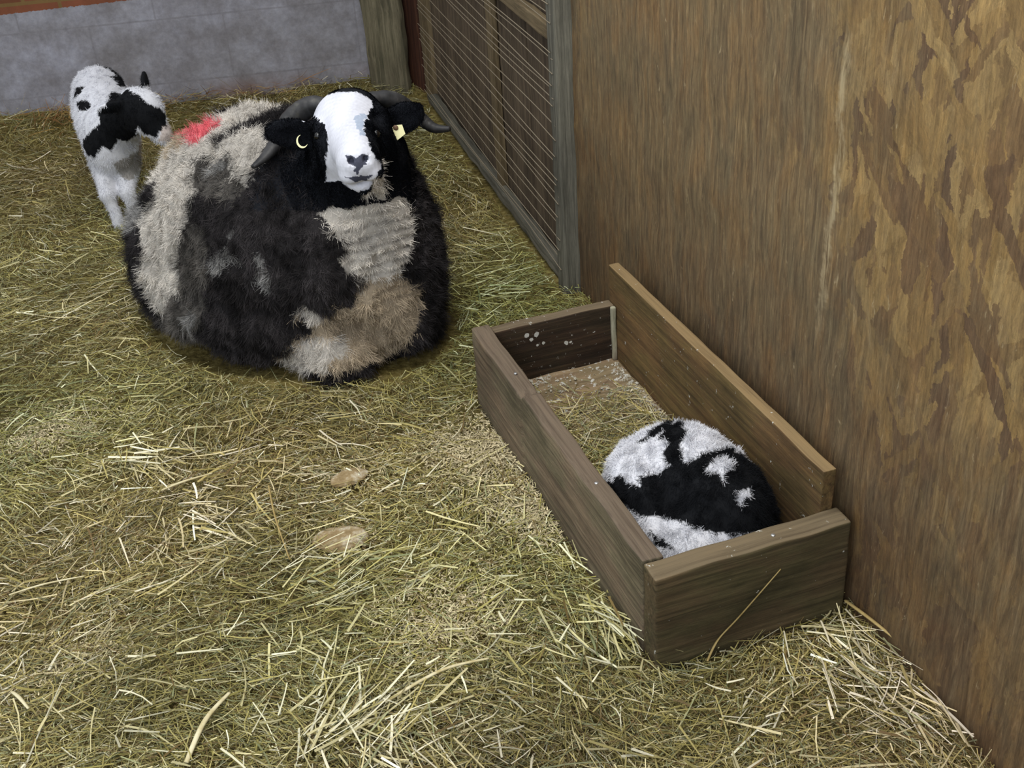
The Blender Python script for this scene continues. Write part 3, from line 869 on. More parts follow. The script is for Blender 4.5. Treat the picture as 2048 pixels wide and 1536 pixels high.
def tube(name, pts_, rad, m, parent, ns=18, rings=0.0, flat=1.0, nl=None):
    pts_ = np.array(pts_, float); t = np.linspace(0, 1, len(pts_)); T = np.linspace(0, 1, nl or 60)
    # smooth interpolation
    def cr(y, x):
        i = np.clip(np.searchsorted(t, x) - 1, 0, len(t) - 2); u = (x - t[i]) / (t[i + 1] - t[i])
        p0 = y[max(i - 1, 0)]; p1 = y[i]; p2 = y[i + 1]; p3 = y[min(i + 2, len(t) - 1)]
        return .5 * (2 * p1 + (p2 - p0) * u + (2 * p0 - 5 * p1 + 4 * p2 - p3) * u * u + (3 * p1 - p0 - 3 * p2 + p3) * u ** 3)
    C = np.array([cr(pts_, x) for x in T]); R = np.array([cr(np.array(rad, float), x) for x in T])
    R = np.maximum(R * (1 + rings * np.sin(T * 2 * math.pi * 15)), .0004)
    tg = np.gradient(C, axis=0); tg /= np.linalg.norm(tg, axis=1, keepdims=True)
    ref = np.array([.2, .5, .84]); V = []; Q = []
    for i in range(len(T)):
        n1 = np.cross(tg[i], ref); n1 /= np.linalg.norm(n1); n2 = np.cross(tg[i], n1)
        for j in range(ns):
            a = 2 * math.pi * j / ns; V.append(C[i] + R[i] * (n1 * math.cos(a) + flat * n2 * math.sin(a)))
    for i in range(len(T) - 1):
        for j in range(ns): Q.append((i * ns + j, i * ns + (j + 1) % ns, (i + 1) * ns + (j + 1) % ns, (i + 1) * ns + j))
    V += [C[0], C[-1]]; k = len(V)
    for j in range(ns):
        Q.append((k - 2, (j + 1) % ns, j, j)); Q.append((k - 1, (len(T) - 1) * ns + j, (len(T) - 1) * ns + (j + 1) % ns, (len(T) - 1) * ns + (j + 1) % ns))
    bm = bmesh.new(); vs = [bm.verts.new(v) for v in V]
    for q in Q:
        try: bm.faces.new([vs[i] for i in dict.fromkeys(q)])
        except ValueError: pass
    for f in bm.faces: f.smooth = True
    bmesh.ops.recalc_face_normals(bm, faces=bm.faces)
    me = bpy.data.meshes.new(name); bm.to_mesh(me); bm.free()
    return link(name, me, m, parent)


m_horn, nt, b = nodes('grey_horn', .55, .35)
v = coords(nt); c = ramp(nt, tex(nt, v, 30, 6), [(.3, L4(26, 26, 28)), (.6, L4(56, 55, 56)), (.8, L4(90, 88, 82))])
nt.links.new(c, b.inputs['Base Color'])
tube('horn', [hp(-.01, -.035, -.01), aty(622, 212, 2.37), aty(582, 240, 2.37), aty(556, 280, 2.35), aty(532, 312, 2.32), aty(506, 334, 2.29)],
     [.022, .026, .026, .020, .013, .006], m_horn, ewe, rings=.022, flat=.75)
tube('horn', [hp(-.01, .035, -.01), aty(778, 200, 2.39), aty(812, 218, 2.41), aty(842, 238, 2.42), aty(868, 256, 2.41), aty(900, 258, 2.40)],
     [.022, .025, .025, .019, .014, .007], m_horn, ewe, rings=.022, flat=.75)
m_eye, nt, b = nodes('dark_eye', .08, .6); b.inputs['Base Color'].default_value = L4(14, 12, 12)
bvh = BVHTree.FromPolygons([tuple(v) for v in EV], [tuple(int(i) for i in q) for q in EQ])


def hit(u, v):
    h = bvh.ray_cast(Vector(CAM), Vector(ray(u, v))); return np.array(h[0]) if h[0] is not None else aty(u, v, 2.3)


def ball(name, c, r, m, parent, sq=(1, 1, 1)):
    bm = bmesh.new(); bmesh.ops.create_uvsphere(bm, u_segments=20, v_segments=12, radius=r)
    for vv in bm.verts: vv.co = Vector((vv.co.x * sq[0], vv.co.y * sq[1], vv.co.z * sq[2]))
    for f in bm.faces: f.smooth = True
    me = bpy.data.meshes.new(name); bm.to_mesh(me); bm.free()
    return link(name, me, m, parent, Matrix.Translation(Vector(c)))


for uv in ((636, 272), (752, 268)):
    h = hit(*uv); ball('eye', h + ray(*uv) * .0045, .0080, m_eye, ewe)
m_tag, nt, b = nodes('yellow_ear_tag', .45, .4); b.inputs['Base Color'].default_value = L4(246, 242, 190)
m_stud, nt, b = nodes('brown_tag_stud', .5, .4); b.inputs['Base Color'].default_value = L4(110, 84, 66)


def slab_poly(name, c, out, th, m, parent, rot=0.0):
    """flat rounded outline facing the camera side of the head; out in metres (right, up)"""
    n = -ray(*uvc(c)); r = np.cross(Zv, n); r /= np.linalg.norm(r); u = np.cross(n, r)
    n = n + r * .25; n /= np.linalg.norm(n); r = np.cross(Zv, n); r /= np.linalg.norm(r); u = np.cross(n, r)
    bm = bmesh.new()
    k = len(out); F = [bm.verts.new(c + r * x + u * y) for x, y in out]; Bk = [bm.verts.new(c + r * x + u * y - n * th) for x, y in out]
    bm.faces.new(F); bm.faces.new(Bk[::-1])
    for i in range(k): bm.faces.new((F[i], Bk[i], Bk[(i + 1) % k], F[(i + 1) % k]))
    bmesh.ops.recalc_face_normals(bm, faces=bm.faces)
    me = bpy.data.meshes.new(name); bm.to_mesh(me); bm.free()
    return link(name, me, m, parent)


def uvc(p):
    d = p - CAM; z = d @ FW; return 1024 + FPX * (d @ RT) / z, 768 - FPX * (d @ UP) / z


hc = hit(797, 264) + -ray(797, 264) * .012
tagr = slab_poly('ear_tag', hc, [(-.015, -.006), (-.009, -.017), (.013, -.006), (.010, .013), (-.004, .014), (-.012, .010)], .002, m_tag, ewe)
st = hc - ray(797, 264) * .003 + RT * -.006 + UP * .008
ball('tag_stud', st, .0058, m_stud, tagr, (1, .6, 1))
hc = hit(604, 283) - ray(604, 283) * .006
# only the lit crescent of the round tag is modelled, shaded part left out
ring = []
bm = bmesh.new()
n = -ray(604, 283); r_ = np.cross(Zv, n); r_ /= np.linalg.norm(r_); u_ = np.cross(n, r_)
VV = []
NA = 23
for i in range(NA):
    a = math.radians(95 + 235 * i / (NA - 1)); wd = .0004 + .0042 * math.sin(math.pi * i / (NA - 1))
    for (rr, dz) in ((.0130, 0), (.0130, .002), (.0130 - wd, .002), (.0130 - wd, 0)):
        VV.append(bm.verts.new(hc + r_ * math.cos(a) * rr * .85 + u_ * math.sin(a) * rr + n * dz))
for i in range(NA - 1):
    for j in range(4):
        bm.faces.new((VV[i * 4 + j], VV[i * 4 + (j + 1) % 4], VV[(i + 1) * 4 + (j + 1) % 4], VV[(i + 1) * 4 + j]))
bm.faces.new(VV[:4]); bm.faces.new(VV[-4:])
bmesh.ops.recalc_face_normals(bm, faces=bm.faces)
me = bpy.data.meshes.new('ear_tag'); bm.to_mesh(me); bm.free(); link('ear_tag', me, m_tag, ewe)

# ---- lamb standing behind the ewe
lamb_tab = {'W': (212, 212, 218), 'K': (16, 17, 20), 'P': (186, 174, 168), 'G': (150, 146, 142)}
foot = at(243, 452)
B = Body((-1.33, 2.92, -.01), (-.72, 3.75, .48), .0045)
ch = np.array([-1.045, 3.20, .215]); rp = np.array([-1.145, 3.50, .265])
ld = (rp - ch) / np.linalg.norm(rp - ch); lr = np.array([ld[1], -ld[0], 0]); lr /= np.linalg.norm(lr)
B.cone(ch, rp, .072, .078, .03)
B.ell((ch + rp) / 2 + np.array([0, 0, -.01]), (.20, .078, .085), np.array([ld, lr, np.cross(ld, lr)]), .03)
B.ell(ch + np.array([.0, -.02, .01]), (.06, .068, .085), None, .03)
for sx, f in ((-.036, 0), (.030, .012)):
    k = ch + lr * sx + np.array([0, -.005, -.06])
    kn = np.array([foot[0] + .012 + sx * .8, foot[1] + f, .095]); ft = np.array([foot[0] + .022 + sx * .75, foot[1] + f - .004, .012])
    B.cone(k, kn, .034, .019, .025); B.cone(kn, ft + Zv * .02, .019, .013, .012); B.cone(ft + Zv * .02, ft, .014, .016, .008)
for sx in (-.045, .045):
    k = rp + lr * sx + np.array([0, .01, -.05]); hk = rp + lr * sx + ld * .07; hk[2] = .13; ft = rp + lr * sx + ld * .03; ft[2] = .012
    B.cone(k, hk, .048, .018, .03); B.cone(hk, ft + Zv * .02, .018, .013, .012); B.cone(ft + Zv * .02, ft, .014, .016, .008)
B.cone(rp + ld * .07 + Zv * .03, rp + ld * .11 - Zv * .06, .018, .010, .015)     # tail
hc_ = np.array([-.915, 3.09, .336]); lm = np.array([.74, -.42, -.42]); lm /= np.linalg.norm(lm)
hs = np.cross(Zv, lm); hs /= np.linalg.norm(hs); hup = np.cross(lm, hs)
RL = np.array([lm, hs, hup])
B.cone(ch + np.array([.01, -.01, .05]), hc_ - lm * .02 - hup * .015, .064, .045, .03)    # neck
B.ell(hc_, (.064, .054, .056), RL, .018)
B.cone(hc_ + lm * .03 - hup * .012, hc_ + lm * .080 - hup * .030, .040, .025, .018)      # muzzle
for sgn in (-1, 1):
    root = hc_ - lm * .025 + hs * sgn * .046 + hup * .018
    ev = hs * sgn * .6 - lm * (.75 if sgn > 0 else .45) + (hup * .55 if sgn > 0 else -hup * .30); ev /= np.linalg.norm(ev)
    w = np.cross(ev, lm); w /= np.linalg.norm(w); nn = np.cross(ev, w)
    B.ell(root + ev * .028, (.036, .020, .008), np.array([ev, w, nn]), .010)
SV, SQ = B.mesh()
O3 = (0, 0, 3.938)
lp = [('K', crop(*O3, [(735, 515), (780, 470), (900, 470), (960, 540), (990, 690), (930, 675), (865, 605), (915, 590), (860, 550), (800, 525)])),
      ('K', crop(*O3, [(580, 760), (610, 680), (670, 680), (640, 725), (600, 770)])),
      ('K', crop(*O3, [(610, 800), (680, 785), (720, 830), (690, 875), (620, 875)])),
      ('K', crop(*O3, [(880, 720), (960, 745), (1000, 700), (1100, 750), (1150, 810), (1250, 850), (1310, 900), (1300, 1000), (1230, 1080), (1130, 1050), (1080, 980), (1080, 1050), (1000, 1110), (930, 1100), (870, 1190), (800, 1150), (740, 1240), (690, 1220), (640, 1130), (700, 1040), (790, 970), (770, 880), (830, 830)])),
      ('K', crop(*O3, [(1030, 500), (1260, 500), (1260, 640), (1110, 690), (1025, 662)])),
      ('P', crop(*O3, [(1290, 1000), (1400, 900), (1400, 1100), (1240, 1110)])),
      ('G', crop(*O3, [(900, 1290), (1100, 1180), (1130, 1250), (1040, 1420), (960, 1400)])),  # grey shading of chest and legs, painted into the coat colour
      ('P', crop(*O3, [(1090, 1100), (1200, 1090), (1160, 1250), (1100, 1250)]))]
pts, labs = coat_points(SV, SQ, (120, 100, 380, 470), 3, 'W', lp)
lamb = empty('lamb', (foot[0], foot[1], 0), 'white lamb with large black patches standing behind the ewe, head turned aside', 'lamb')
vl = classify(SV, pts, labs)
link('body', np_mesh('body', SV, SQ, colour_of(vl, lamb_tab, SV, .05)), m_skin, lamb)
P, Nn = sample_surface(SV, SQ, 100000)
l = classify(wob(P, .002, .015), pts, labs)
link('wool', np_mesh('wool', *strands(P, Nn, l, lamb_tab, np.full(len(P), .0055), .0008, (.65, .16, down, .30), .003, .025, .05, 3, .3, .9)), m_coat, lamb)

# ---- lamb curled up in the trough
B = Body(tuple(tp(.16, .25, 0) - np.array([.24, .28, -.03])), tuple(tp(.16, .25, 0) + np.array([.24, .28, .30])), .0042)
RT_ = np.array([ta, tb, Zv])
B.ell(tp(.178, .225, .112), (.094, .132, .108), RT_, .03)
B.ell(tp(.200, .150, .105), (.070, .080, .098), RT_, .04)       # rump towards the front board
B.ell(tp(.145, .275, .110), (.090, .078, .092), RT_, .04)       # shoulder
B.ell(tp(.110, .110, .090), (.060, .055, .055), RT_, .03)       # folded hind leg
B.cone(tp(.10, .17, .070), tp(.16, .085, .07), .034, .026, .02)
B.cone(tp(.115, .30, .13), tp(.090, .255, .155), .050, .042, .02)   # neck bent round
B.ell(tp(.086, .230, .145), (.040, .056, .043), RT_, .010)      # head tucked against the flank
B.cone(tp(.083, .215, .138), tp(.072, .155, .115), .034, .022, .010)
B.ell(tp(.055, .255, .138), (.012, .028, .018), RT_, .008)      # ear laid back
zz = B.lo[2] + B.res * np.arange(B.n[2]); B.f = np.maximum(B.f, (.0445 - zz)[None, None, :].astype(np.float32))   # lies flat on the trough floor
gx_ = np.stack(np.meshgrid(*[B.lo[i] + B.res * np.arange(B.n[i]) for i in range(3)], indexing='ij'), -1)
aa_, bb_ = trough_ab(gx_)                                   # and is held by the boards around it
B.f = np.maximum.reduce([B.f, (.0375 - aa_), (aa_ - (TW - .026)), (FXB + .003 - bb_)]).astype(np.float32)
CV, CQ = B.mesh()
O4 = (1180, 800, 3.793)
lp = [('K', crop(*O4, [(100, 600), (160, 590), (240, 560), (260, 620), (380, 650), (380, 590), (520, 560), (600, 490), (760, 470), (880, 400), (1060, 360), (1090, 320), (1180, 340), (1260, 420), (1480, 560), (1640, 830), (1640, 1000), (1200, 1010), (1000, 1010), (860, 990), (660, 910), (480, 880), (380, 880), (250, 780)])),
      ('K', crop(*O4, [(440, 980), (560, 1050), (640, 1140), (520, 1120)])),
      ('W', crop(*O4, [(870, 520), (960, 450), (1020, 425), (1080, 470), (1095, 530), (1010, 560), (1000, 615), (970, 550)])),
      ('W', crop(*O4, [(1095, 690), (1210, 675), (1215, 710), (1170, 750), (1150, 815), (1120, 770)])),
      ('W', crop(*O4, [(1075, 345), (1130, 350), (1160, 400), (1100, 400)])),
      ('K', crop(*O4, [(560, 240), (640, 170), (720, 185), (735, 270), (690, 330), (700, 420), (720, 480), (590, 480), (550, 410), (600, 320), (515, 290)])),
      ('K', crop(*O4, [(345, 330), (430, 280), (520, 195), (640, 160), (600, 215), (500, 270), (420, 315)]))]
pts, labs = coat_points(CV, CQ, (1180, 800, 1620, 1130), 3, 'W', lp)
p0 = tp(.18, .235, .042)
lamb2 = empty('lamb', tuple(p0), 'black and white lamb curled up asleep inside the wooden feed trough', 'lamb')
vl = classify(CV, pts, labs)
link('body', np_mesh('body', CV, CQ, colour_of(vl, lamb_tab, CV, .05)), m_skin, lamb2)
P, Nn = sample_surface(CV, CQ, 190000)
a_, b_ = trough_ab(P); keep = (P[:, 2] > .045) & (a_ > .036) & (a_ < TW - .026) & (b_ > FXB + .002)
P, Nn = P[keep], Nn[keep]
l = classify(wob(P, .003, .015), pts, labs)
link('wool', np_mesh('wool', *strands(P, Nn, l, lamb_tab, np.full(len(P), .0065), .0007, (.68, .16, down, .30), .003, .025, .05, 3, .3, .9)), m_coat, lamb2)

# ------------------------------------------------------------------ straw
m_straw = attr_mat('dry_straw', .7, .25)
PAL = [lin(c) for c in ((136, 128, 70), (164, 154, 94), (194, 186, 138), (112, 94, 56), (134, 138, 98), (222, 218, 184))]


def palette(n, pr, P):
    k = rng.choice(len(PAL), n, p=pr); c = np.array(PAL)[k]
    br = 1 + .13 * noise(P, .5, 2) + .12 * noise(P, .16, 0) + .18 * rng.normal(size=n)
    c = c * np.clip(br, .4, 1.7)[:, None]
    g = noise(P, .8, 3)[:, None]
    return np.clip(c * (1 + g * np.array([-.06, .02, -.08])), .004, 1)


ef = c0


def legal(P, pad=0.0):
    a, b_ = trough_ab(P)
    ok = ~((a > -pad) & (a < TW + .006 + pad) & (b_ > -pad) & (b_ < TL + pad))
    ok &= ((P - OSB0) @ on < -.004) | ((P - OSB0) @ od < 0)
    ok &= ((P - G1) @ gn < -.016) | ((P - G1) @ gd < -.02)
    ok &= ((P - BW0) @ bn < -.004)
    d = P - ef; x = d @ eh; y = d @ er
    ok &= (x / .40) ** 2 + (y / .29) ** 2 > 1
    return ok


def scatter(n, near=True):
    # thicker towards the viewer's side of the pen so strands stay fine there
    out = []
    tot = 0
    while tot < n:
        k = n
        y = .75 + (4.45 - .75) * rng.random(k) ** 1.45
        x = -.62 * y * rng.random(k) * 1.12 - .10 + rng.random(k) * (1.0)
        x = -(.50 * y + .35) + rng.random(k) * ((.50 * y + .35) + .95)
        P = np.stack([x, y, np.zeros(k)], 1)
        P = P[legal(P)]
        out.append(P); tot += len(P)
    return np.concatenate(out)[:n]


def hay(n, lmin, lmax, wmin, wmax, zr, pr, tilt=.16, curl=.018, nseg=3, bare=True):
    P = scatter(n)
    if bare:
        keep = np.ones(len(P), bool)
        for (u, v, rx) in ((965, 900, .10), (690, 1085, .045), (700, 960, .05), (905, 1240, .07), (100, 870, .06)):
            q = at(u, v); d2 = ((P - q)[:, :2] ** 2).sum(1); keep &= rng.random(len(P)) > .80 * np.exp(-d2 / rx ** 2)
        P = P[keep]
    n = len(P)
    th = rng.random(n) * 2 * math.pi + .0
    flow = noise(P, .45, 1) * 1.3
    th = np.where(rng.random(n) < .45, flow + rng.normal(size=n) * .5, th)
    pt = rng.normal(size=n) * tilt
    d = np.stack([np.cos(th) * np.cos(pt), np.sin(th) * np.cos(pt), np.sin(pt)], 1)
    L = lmin + (lmax - lmin) * rng.random(n) ** 1.6
    P = P - d * (L * .5)[:, None]
    mid = P + d * (L * .5)[:, None]
    P[:, 2] += hfun(mid) + zr[0] + (zr[1] - zr[0]) * rng.random(n)
    tipp = P + d * L[:, None]
    ok = legal(P) & legal(tipp)
    low = np.minimum(P[:, 2], tipp[:, 2]) - hfun(mid) + .012
    P[:, 2] += np.maximum(-low, 0)
    P, d, L = P[ok], d[ok], L[ok]; n = len(P)
    cu = rng.normal(size=(n, 3)) * (L * curl / .06)[:, None]; cu[:, 2] = np.abs(cu[:, 2]) * -.4
    side = np.stack([rng.normal(size=n) * .5, rng.normal(size=n) * .5, np.ones(n)], 1)
    c = palette(n, pr, P)
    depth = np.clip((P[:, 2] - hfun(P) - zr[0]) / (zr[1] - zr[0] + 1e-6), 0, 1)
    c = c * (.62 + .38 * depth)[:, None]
    return ribbons(P, d, L, wmin + (wmax - wmin) * rng.random(n) ** 1.5, c, nseg, cu, side, taper=.55)


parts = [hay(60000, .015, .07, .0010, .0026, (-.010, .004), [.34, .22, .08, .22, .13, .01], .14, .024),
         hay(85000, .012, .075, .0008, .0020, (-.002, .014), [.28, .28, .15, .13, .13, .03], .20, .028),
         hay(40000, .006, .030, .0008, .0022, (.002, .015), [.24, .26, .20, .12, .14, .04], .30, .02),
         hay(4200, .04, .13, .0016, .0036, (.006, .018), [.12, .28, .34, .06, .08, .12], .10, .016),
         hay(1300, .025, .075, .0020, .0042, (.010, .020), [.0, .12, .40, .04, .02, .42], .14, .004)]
# short chaff on the barer patches
cp = []
for (u, v, rx, k) in ((975, 900, .075, 5000), (1060, 1020, .05, 2600), (690, 1085, .05, 250), (700, 960, .05, 500), (905, 1240, .07, 2600), (100, 870, .07, 2200), (160, 1310, .05, 900)):
    q = at(u, v); P = q + rng.normal(size=(k, 3)) * np.array([rx, rx, 0]); P[:, 2] = hfun(P) + .001 + .007 * rng.random(k)
    P = P[legal(P, .004)]; k = len(P); th = rng.random(k) * 6.28; d = np.stack([np.cos(th), np.sin(th), rng.normal(size=k) * .08], 1)
    c = lin((196, 182, 146))[None] * (1 + .22 * rng.normal(size=k))[:, None]
    cp.append(ribbons(P, d, .003 + .012 * rng.random(k) ** 2, .001 + .002 * rng.random(k), np.clip(c, .03, .8), 2, rng.normal(size=(k, 3)) * .002, np.stack([rng.normal(size=k) * .4, rng.normal(size=k) * .4, np.ones(k)], 1)))
parts += cp
# loose bundles of fresh pale straw
for (u, v, ang, rx, k) in ((700, 1480, 1.0, .05, 90), (800, 1500, -1.1, .05, 70), (1215, 1240, -.9, .030, 130), (1190, 1120, -.7, .02, 60), (1740, 1250, -.5, .035, 150), (1690, 1300, -1.2, .04, 90), (1850, 1400, -.9, .03, 80), (380, 1060, -.6, .05, 60), (270, 925, -.6, .04, 50), (640, 1190, .5, .06, 60), (120, 640, .3, .10, 70), (1000, 560, .2, .10, 90), (640, 160, .2, .12, 60)):
    q = at(u, v); P = q + rng.normal(size=(k, 3)) * np.array([rx, rx, 0]); P[:, 2] = hfun(P) + .006 + .016 * rng.random(k)
    th = ang + rng.normal(size=k) * .45; d = np.stack([np.cos(th), np.sin(th), np.abs(rng.normal(size=k)) * .10], 1); L = .03 + .07 * rng.random(k)
    ok = legal(P) & legal(P + d * L[:, None]); P, d, L = P[ok], d[ok], L[ok]; k = len(P)
    if k == 0: continue
    c = palette(k, [.04, .16, .42, .02, .08, .28], P)
    parts.append(ribbons(P, d, L, .0014 + .0028 * rng.random(k) ** 1.5, c, 3, rng.normal(size=(k, 3)) * .004, np.stack([rng.normal(size=k) * .4, rng.normal(size=k) * .4, np.ones(k)], 1), taper=.7))
# rusty brown wisps heaped along the back wall
for (u, v, k) in ((400, 165, 420), (480, 160, 300), (330, 190, 200), (140, 225, 200), (560, 160, 160), (270, 200, 120)):
    q = at(u, v, .05) - bn * .07; P = q + rng.normal(size=(k, 3)) * np.array([.075, .05, 0]); P[:, 2] = hfun(P) + .004 + .022 * rng.random(k)
    th = rng.random(k) * 6.28; d = np.stack([np.cos(th), np.sin(th), np.abs(rng.normal(size=k)) * .35], 1); d /= np.linalg.norm(d, axis=1, keepdims=True); L = .03 + .07 * rng.random(k)
    ok = legal(P) & legal(P + d * L[:, None]); P, d, L = P[ok], d[ok], L[ok]; k = len(P)
    if k == 0: continue
    c = np.array([lin((136, 98, 58)), lin((164, 132, 74)), lin((112, 78, 46)), lin((176, 156, 104))])[rng.integers(0, 4, k)]
    parts.append(ribbons(P, d, L, .0012 + .0018 * rng.random(k), c, 4, rng.normal(size=(k, 3)) * .018, np.stack([rng.normal(size=k) * .5, rng.normal(size=k) * .5, np.ones(k)], 1)))
# wisps heaped along the back wall and against the trough
Vs, Qs, Cs = cat(parts)
tag(link('straw_litter', np_mesh('straw_litter', Vs, Qs, Cs), m_straw), 'matted yellow-green straw and hay litter covering the pen floor', 'straw', kind='stuff')

# hay and crumbs inside the trough
n = 5200
a = .036 + rng.random(n) * (TW - .064); b_ = .30 + rng.random(n) * .42; keep = rng.random(n) < np.clip((.70 - b_) / .15, .06, 1)
a, b_ = a[keep], b_[keep]; n = len(a)
P = TO + a[:, None] * ta + b_[:, None] * tb; P[:, 2] = .046 + rng.random(n) * .012
th = rng.random(n) * 6.28; pt = rng.normal(size=n) * .15
d = np.stack([np.cos(th) * np.cos(pt), np.sin(th) * np.cos(pt), np.sin(pt)], 1); L = .015 + .055 * rng.random(n) ** 1.5
tip = P + d * L[:, None]; aa, bb = trough_ab(tip)
ok = (aa > .037) & (aa < TW - .026) & (bb < TL - .03) & (tip[:, 2] > .044)
c = palette(n, [.16, .26, .26, .04, .24, .04], P)
tag(link('trough_hay', np_mesh('trough_hay', *ribbons(P[ok], d[ok], L[ok], .0010 + .0014 * rng.random(ok.sum()), c[ok], 3, rng.normal(size=(ok.sum(), 3)) * .006)), m_straw),
    'thin scatter of green-gold hay lying in the trough beyond the curled lamb', 'hay', kind='stuff')
m_crumb, nt, b = nodes('pale_feed_crumbs', .9, .2)
b_c = ramp(nt, tex(nt, coords(nt), 90, 3), [(.35, L4(150, 140, 118)), (.6, L4(204, 200, 190))]); nt.links.new(b_c, b.inputs['Base Color'])
V, Q = [], []
n = 1500
kk = rng.random(n)
aa = np.where(kk < .4, TW - .026 - np.abs(rng.normal(size=n)) * .016, np.where(kk < .65, .036 + np.abs(rng.normal(size=n)) * .05, .036 + rng.random(n) * (TW - .064)))
bb = np.where(kk < .4, .30 + rng.random(n) * .47, np.where(kk < .65, TL - .032 - np.abs(rng.normal(size=n)) * .02, .3 + rng.random(n) * .47))
sel = (aa > .038) & (aa < TW - .027) & (bb < TL - .033)
for a, b_ in zip(aa[sel], bb[sel]):
    r = .001 + .0028 * random.random() ** 2; c = tp(a, b_, .042 + r * .7); k = len(V)
    for s in ((1, 0, 0), (-1, 0, 0), (0, 1, 0), (0, -1, 0), (0, 0, 1), (0, 0, -1)):
        V.append(c + np.array(s) * r * (.6 + .8 * random.random()))
    for f in ((0, 2, 4), (2, 1, 4), (1, 3, 4), (3, 0, 4), (2, 0, 5), (1, 2, 5), (3, 1, 5), (0, 3, 5)): Q.append([k + i for i in f])
tag(link('feed_crumbs', np_mesh('feed_crumbs', np.array(V), np.array(Q), smooth=False), m_crumb), 'pale crumbs of dry feed along the edges of the trough floor', 'feed', kind='stuff')

# stones showing through the litter
m_stone, nt, b = nodes('tan_stone', .85, .2)
v = coords(nt); c = ramp(nt, tex(nt, v, 40, 6, .7), [(.35, L4(122, 102, 70)), (.5, L4(150, 130, 96)), (.66, L4(196, 186, 164))]); nt.links.new(c, b.inputs['Base Color']); bump(nt, b, tex(nt, v, 70, 6), .5, .004)
for (u, v_, rx, ry, rz, lab) in ((685, 1085, .046, .034, .1, 'flat tan stone showing through the straw, the one nearer the camera'), (700, 960, .036, .024, .5, 'small pale flat stone in the straw between ewe and tan stone')):
    c = at(u, v_); bm = bmesh.new(); bmesh.ops.create_icosphere(bm, subdivisions=4, radius=1)
    for vv in bm.verts:
        p = np.array(vv.co); k = 1 + .10 * float(noise(p + u, 1.6)) + .04 * float(noise(p + u, .5, 1)); vv.co = Vector((p[0] * rx * k, p[1] * ry * k, p[2] * .009 * k))
    for f in bm.faces: f.smooth = True
    me = bpy.data.meshes.new('stone'); bm.to_mesh(me); bm.free()
    z = float(hfun(c))
    o = link('stone', me, m_stone, None, Matrix.Translation((c[0], c[1], z + .006)) @ Matrix.Rotation(rz, 4, 'Z'))
    tag(o, lab, 'stone', 'stones in the straw')

# single long stalks one can pick out
m_stalk, nt, b = nodes('pale_straw_stalk', .6, .3)
v = coords(nt); c = ramp(nt, tex(nt, v, 35, 4), [(.3, L4(176, 158, 104)), (.6, L4(218, 208, 172))]); nt.links.new(c, b.inputs['Base Color'])
m_stalk2, nt, b = nodes('tan_straw_stalk', .65, .3)
v = coords(nt); c = ramp(nt, tex(nt, v, 35, 4), [(.3, L4(138, 116, 68)), (.6, L4(172, 150, 98))]); nt.links.new(c, b.inputs['Base Color'])


def g(u, v_, dz=.016):
    p = at(u, v_, .01); p[2] = float(hfun(p)) + dz; return p


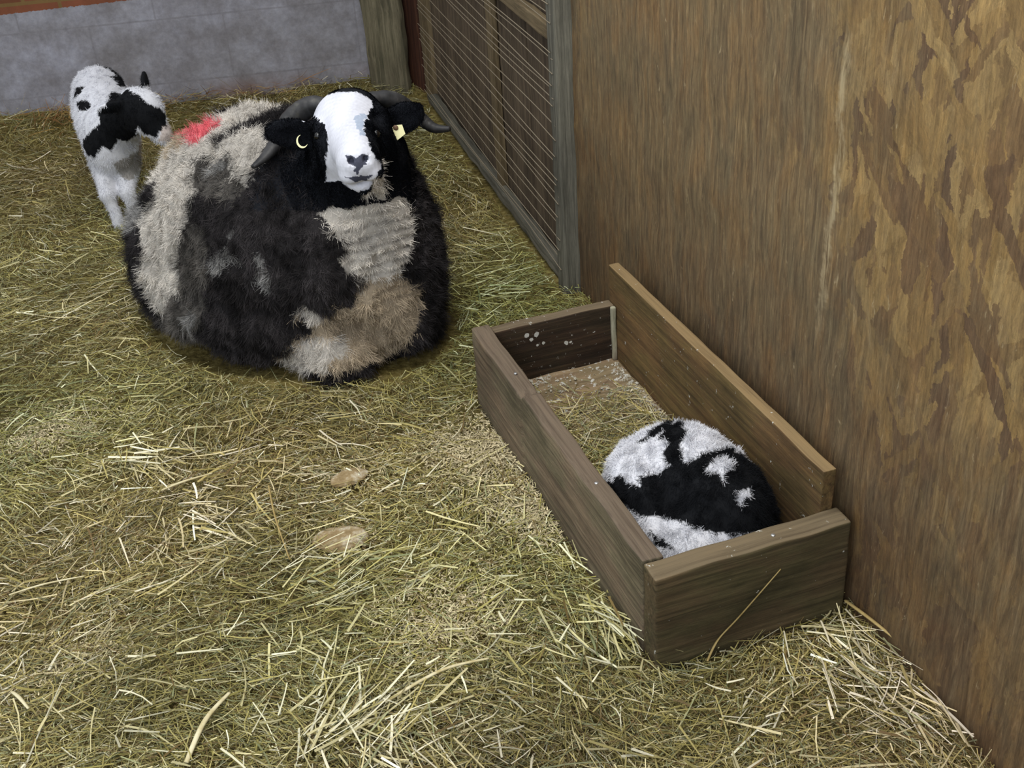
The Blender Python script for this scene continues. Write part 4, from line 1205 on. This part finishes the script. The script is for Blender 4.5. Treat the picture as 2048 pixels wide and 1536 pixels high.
STALKS = [
    ([g(772, 1412), g(850, 1366, .02), g(905, 1345, .022), g(978, 1326)], .0036, m_stalk, 'long thick pale straw stalk lying left of the trough, near the bottom edge'),
    ([g(540, 985), g(556, 1060, .022), g(582, 1132)], .0018, m_stalk2, 'thin straight straw stalk pointing at the tan stone, left of the stones'),
    ([g(18, 1188), g(90, 1174, .022), g(172, 1160)], .0026, m_stalk, 'pale straw stalk lying flat at the left edge of the photo'),
    ([g(28, 1392), g(45, 1412, .022), g(62, 1430)], .0034, m_stalk, 'short pale straw stalk in the bottom left corner'),
    ([g(1690, 1206), g(1740, 1250, .02), g(1810, 1305)], .0038, m_stalk2, 'broad golden straw blade along the foot of the strand board wall'),
    ([g(320, 1000), g(372, 985, .022), g(428, 962)], .0034, m_stalk, 'pale straw stalk lying left of the two stones, below the ewe'),
    ([g(375, 1535), g(415, 1460, .024), g(462, 1398)], .0040, m_stalk, 'broad pale straw stalk pointing out of the bottom edge of the photo'),
]
fz = lambda a, z: tp(a, -.006, z)
STALKS.append(([fz(.072, .012) + tb * -.02, fz(.100, .026), fz(.135, .06), fz(.200, .128)], .0020, m_stalk2, 'bent tan straw stalk leaning on the front board of the trough'))
q_ = at(690, 150, .06); STALKS.append(([aty(683, 154, q_[1] - .02), aty(694, 135, q_[1] - .01), aty(705, 116, q_[1])], .0022, m_stalk, 'pale straw stalk standing upright against the block wall behind the ewe'))
STALKS.append(([g(1713, 1340), at(1694, 1272, .045), at(1673, 1206, .075)], .0016, m_stalk, 'thin pale straw stalk sticking up before the right end of the trough front'))
for pts_, r, m, lab in STALKS:
    o = tube('straw_stalk', pts_, [r * .9] + [r] * (len(pts_) - 2) + [r * .7], m, None, ns=8, flat=.6, nl=24)
    # own frame at the stalk's foot
    c = Vector(tuple(np.array(pts_[0]))); o.data.transform(Matrix.Translation(-c)); o.matrix_basis = Matrix.Translation(c)
    tag(o, lab, 'straw stalk', 'single stalks lying on the litter')

# ------------------------------------------------------------------ light
w = bpy.data.worlds.new('world'); scn.world = w; w.use_nodes = True
bg = w.node_tree.nodes['Background']; bg.inputs[0].default_value = (.86, .93, 1.0, 1); bg.inputs[1].default_value = .85


def area(name, loc, target, size, power, color):
    l = bpy.data.lights.new(name, 'AREA'); l.shape = 'RECTANGLE'; l.size, l.size_y = size; l.energy = power; l.color = color
    o = bpy.data.objects.new(name, l); COL.objects.link(o); o.location = loc
    o.rotation_euler = (Vector(target) - Vector(loc)).to_track_quat('-Z', 'Y').to_euler(); return o


area('strip_light', (-.35, 1.5, 2.9), (-.2, 1.9, 0), (1.4, .5), 52, (1, .97, .90))
area('doorway_light', (-.9, -.9, 2.1), (-.2, 2.2, .2), (1.2, 1.0), 34, (.93, .97, 1.0))
scn.cycles.adaptive_threshold = 0.025; scn.cycles.max_bounces = 6; scn.cycles.diffuse_bounces = 3
scn.view_settings.view_transform = 'Standard'
scn.view_settings.look = 'None'
scn.view_settings.exposure = 0.0
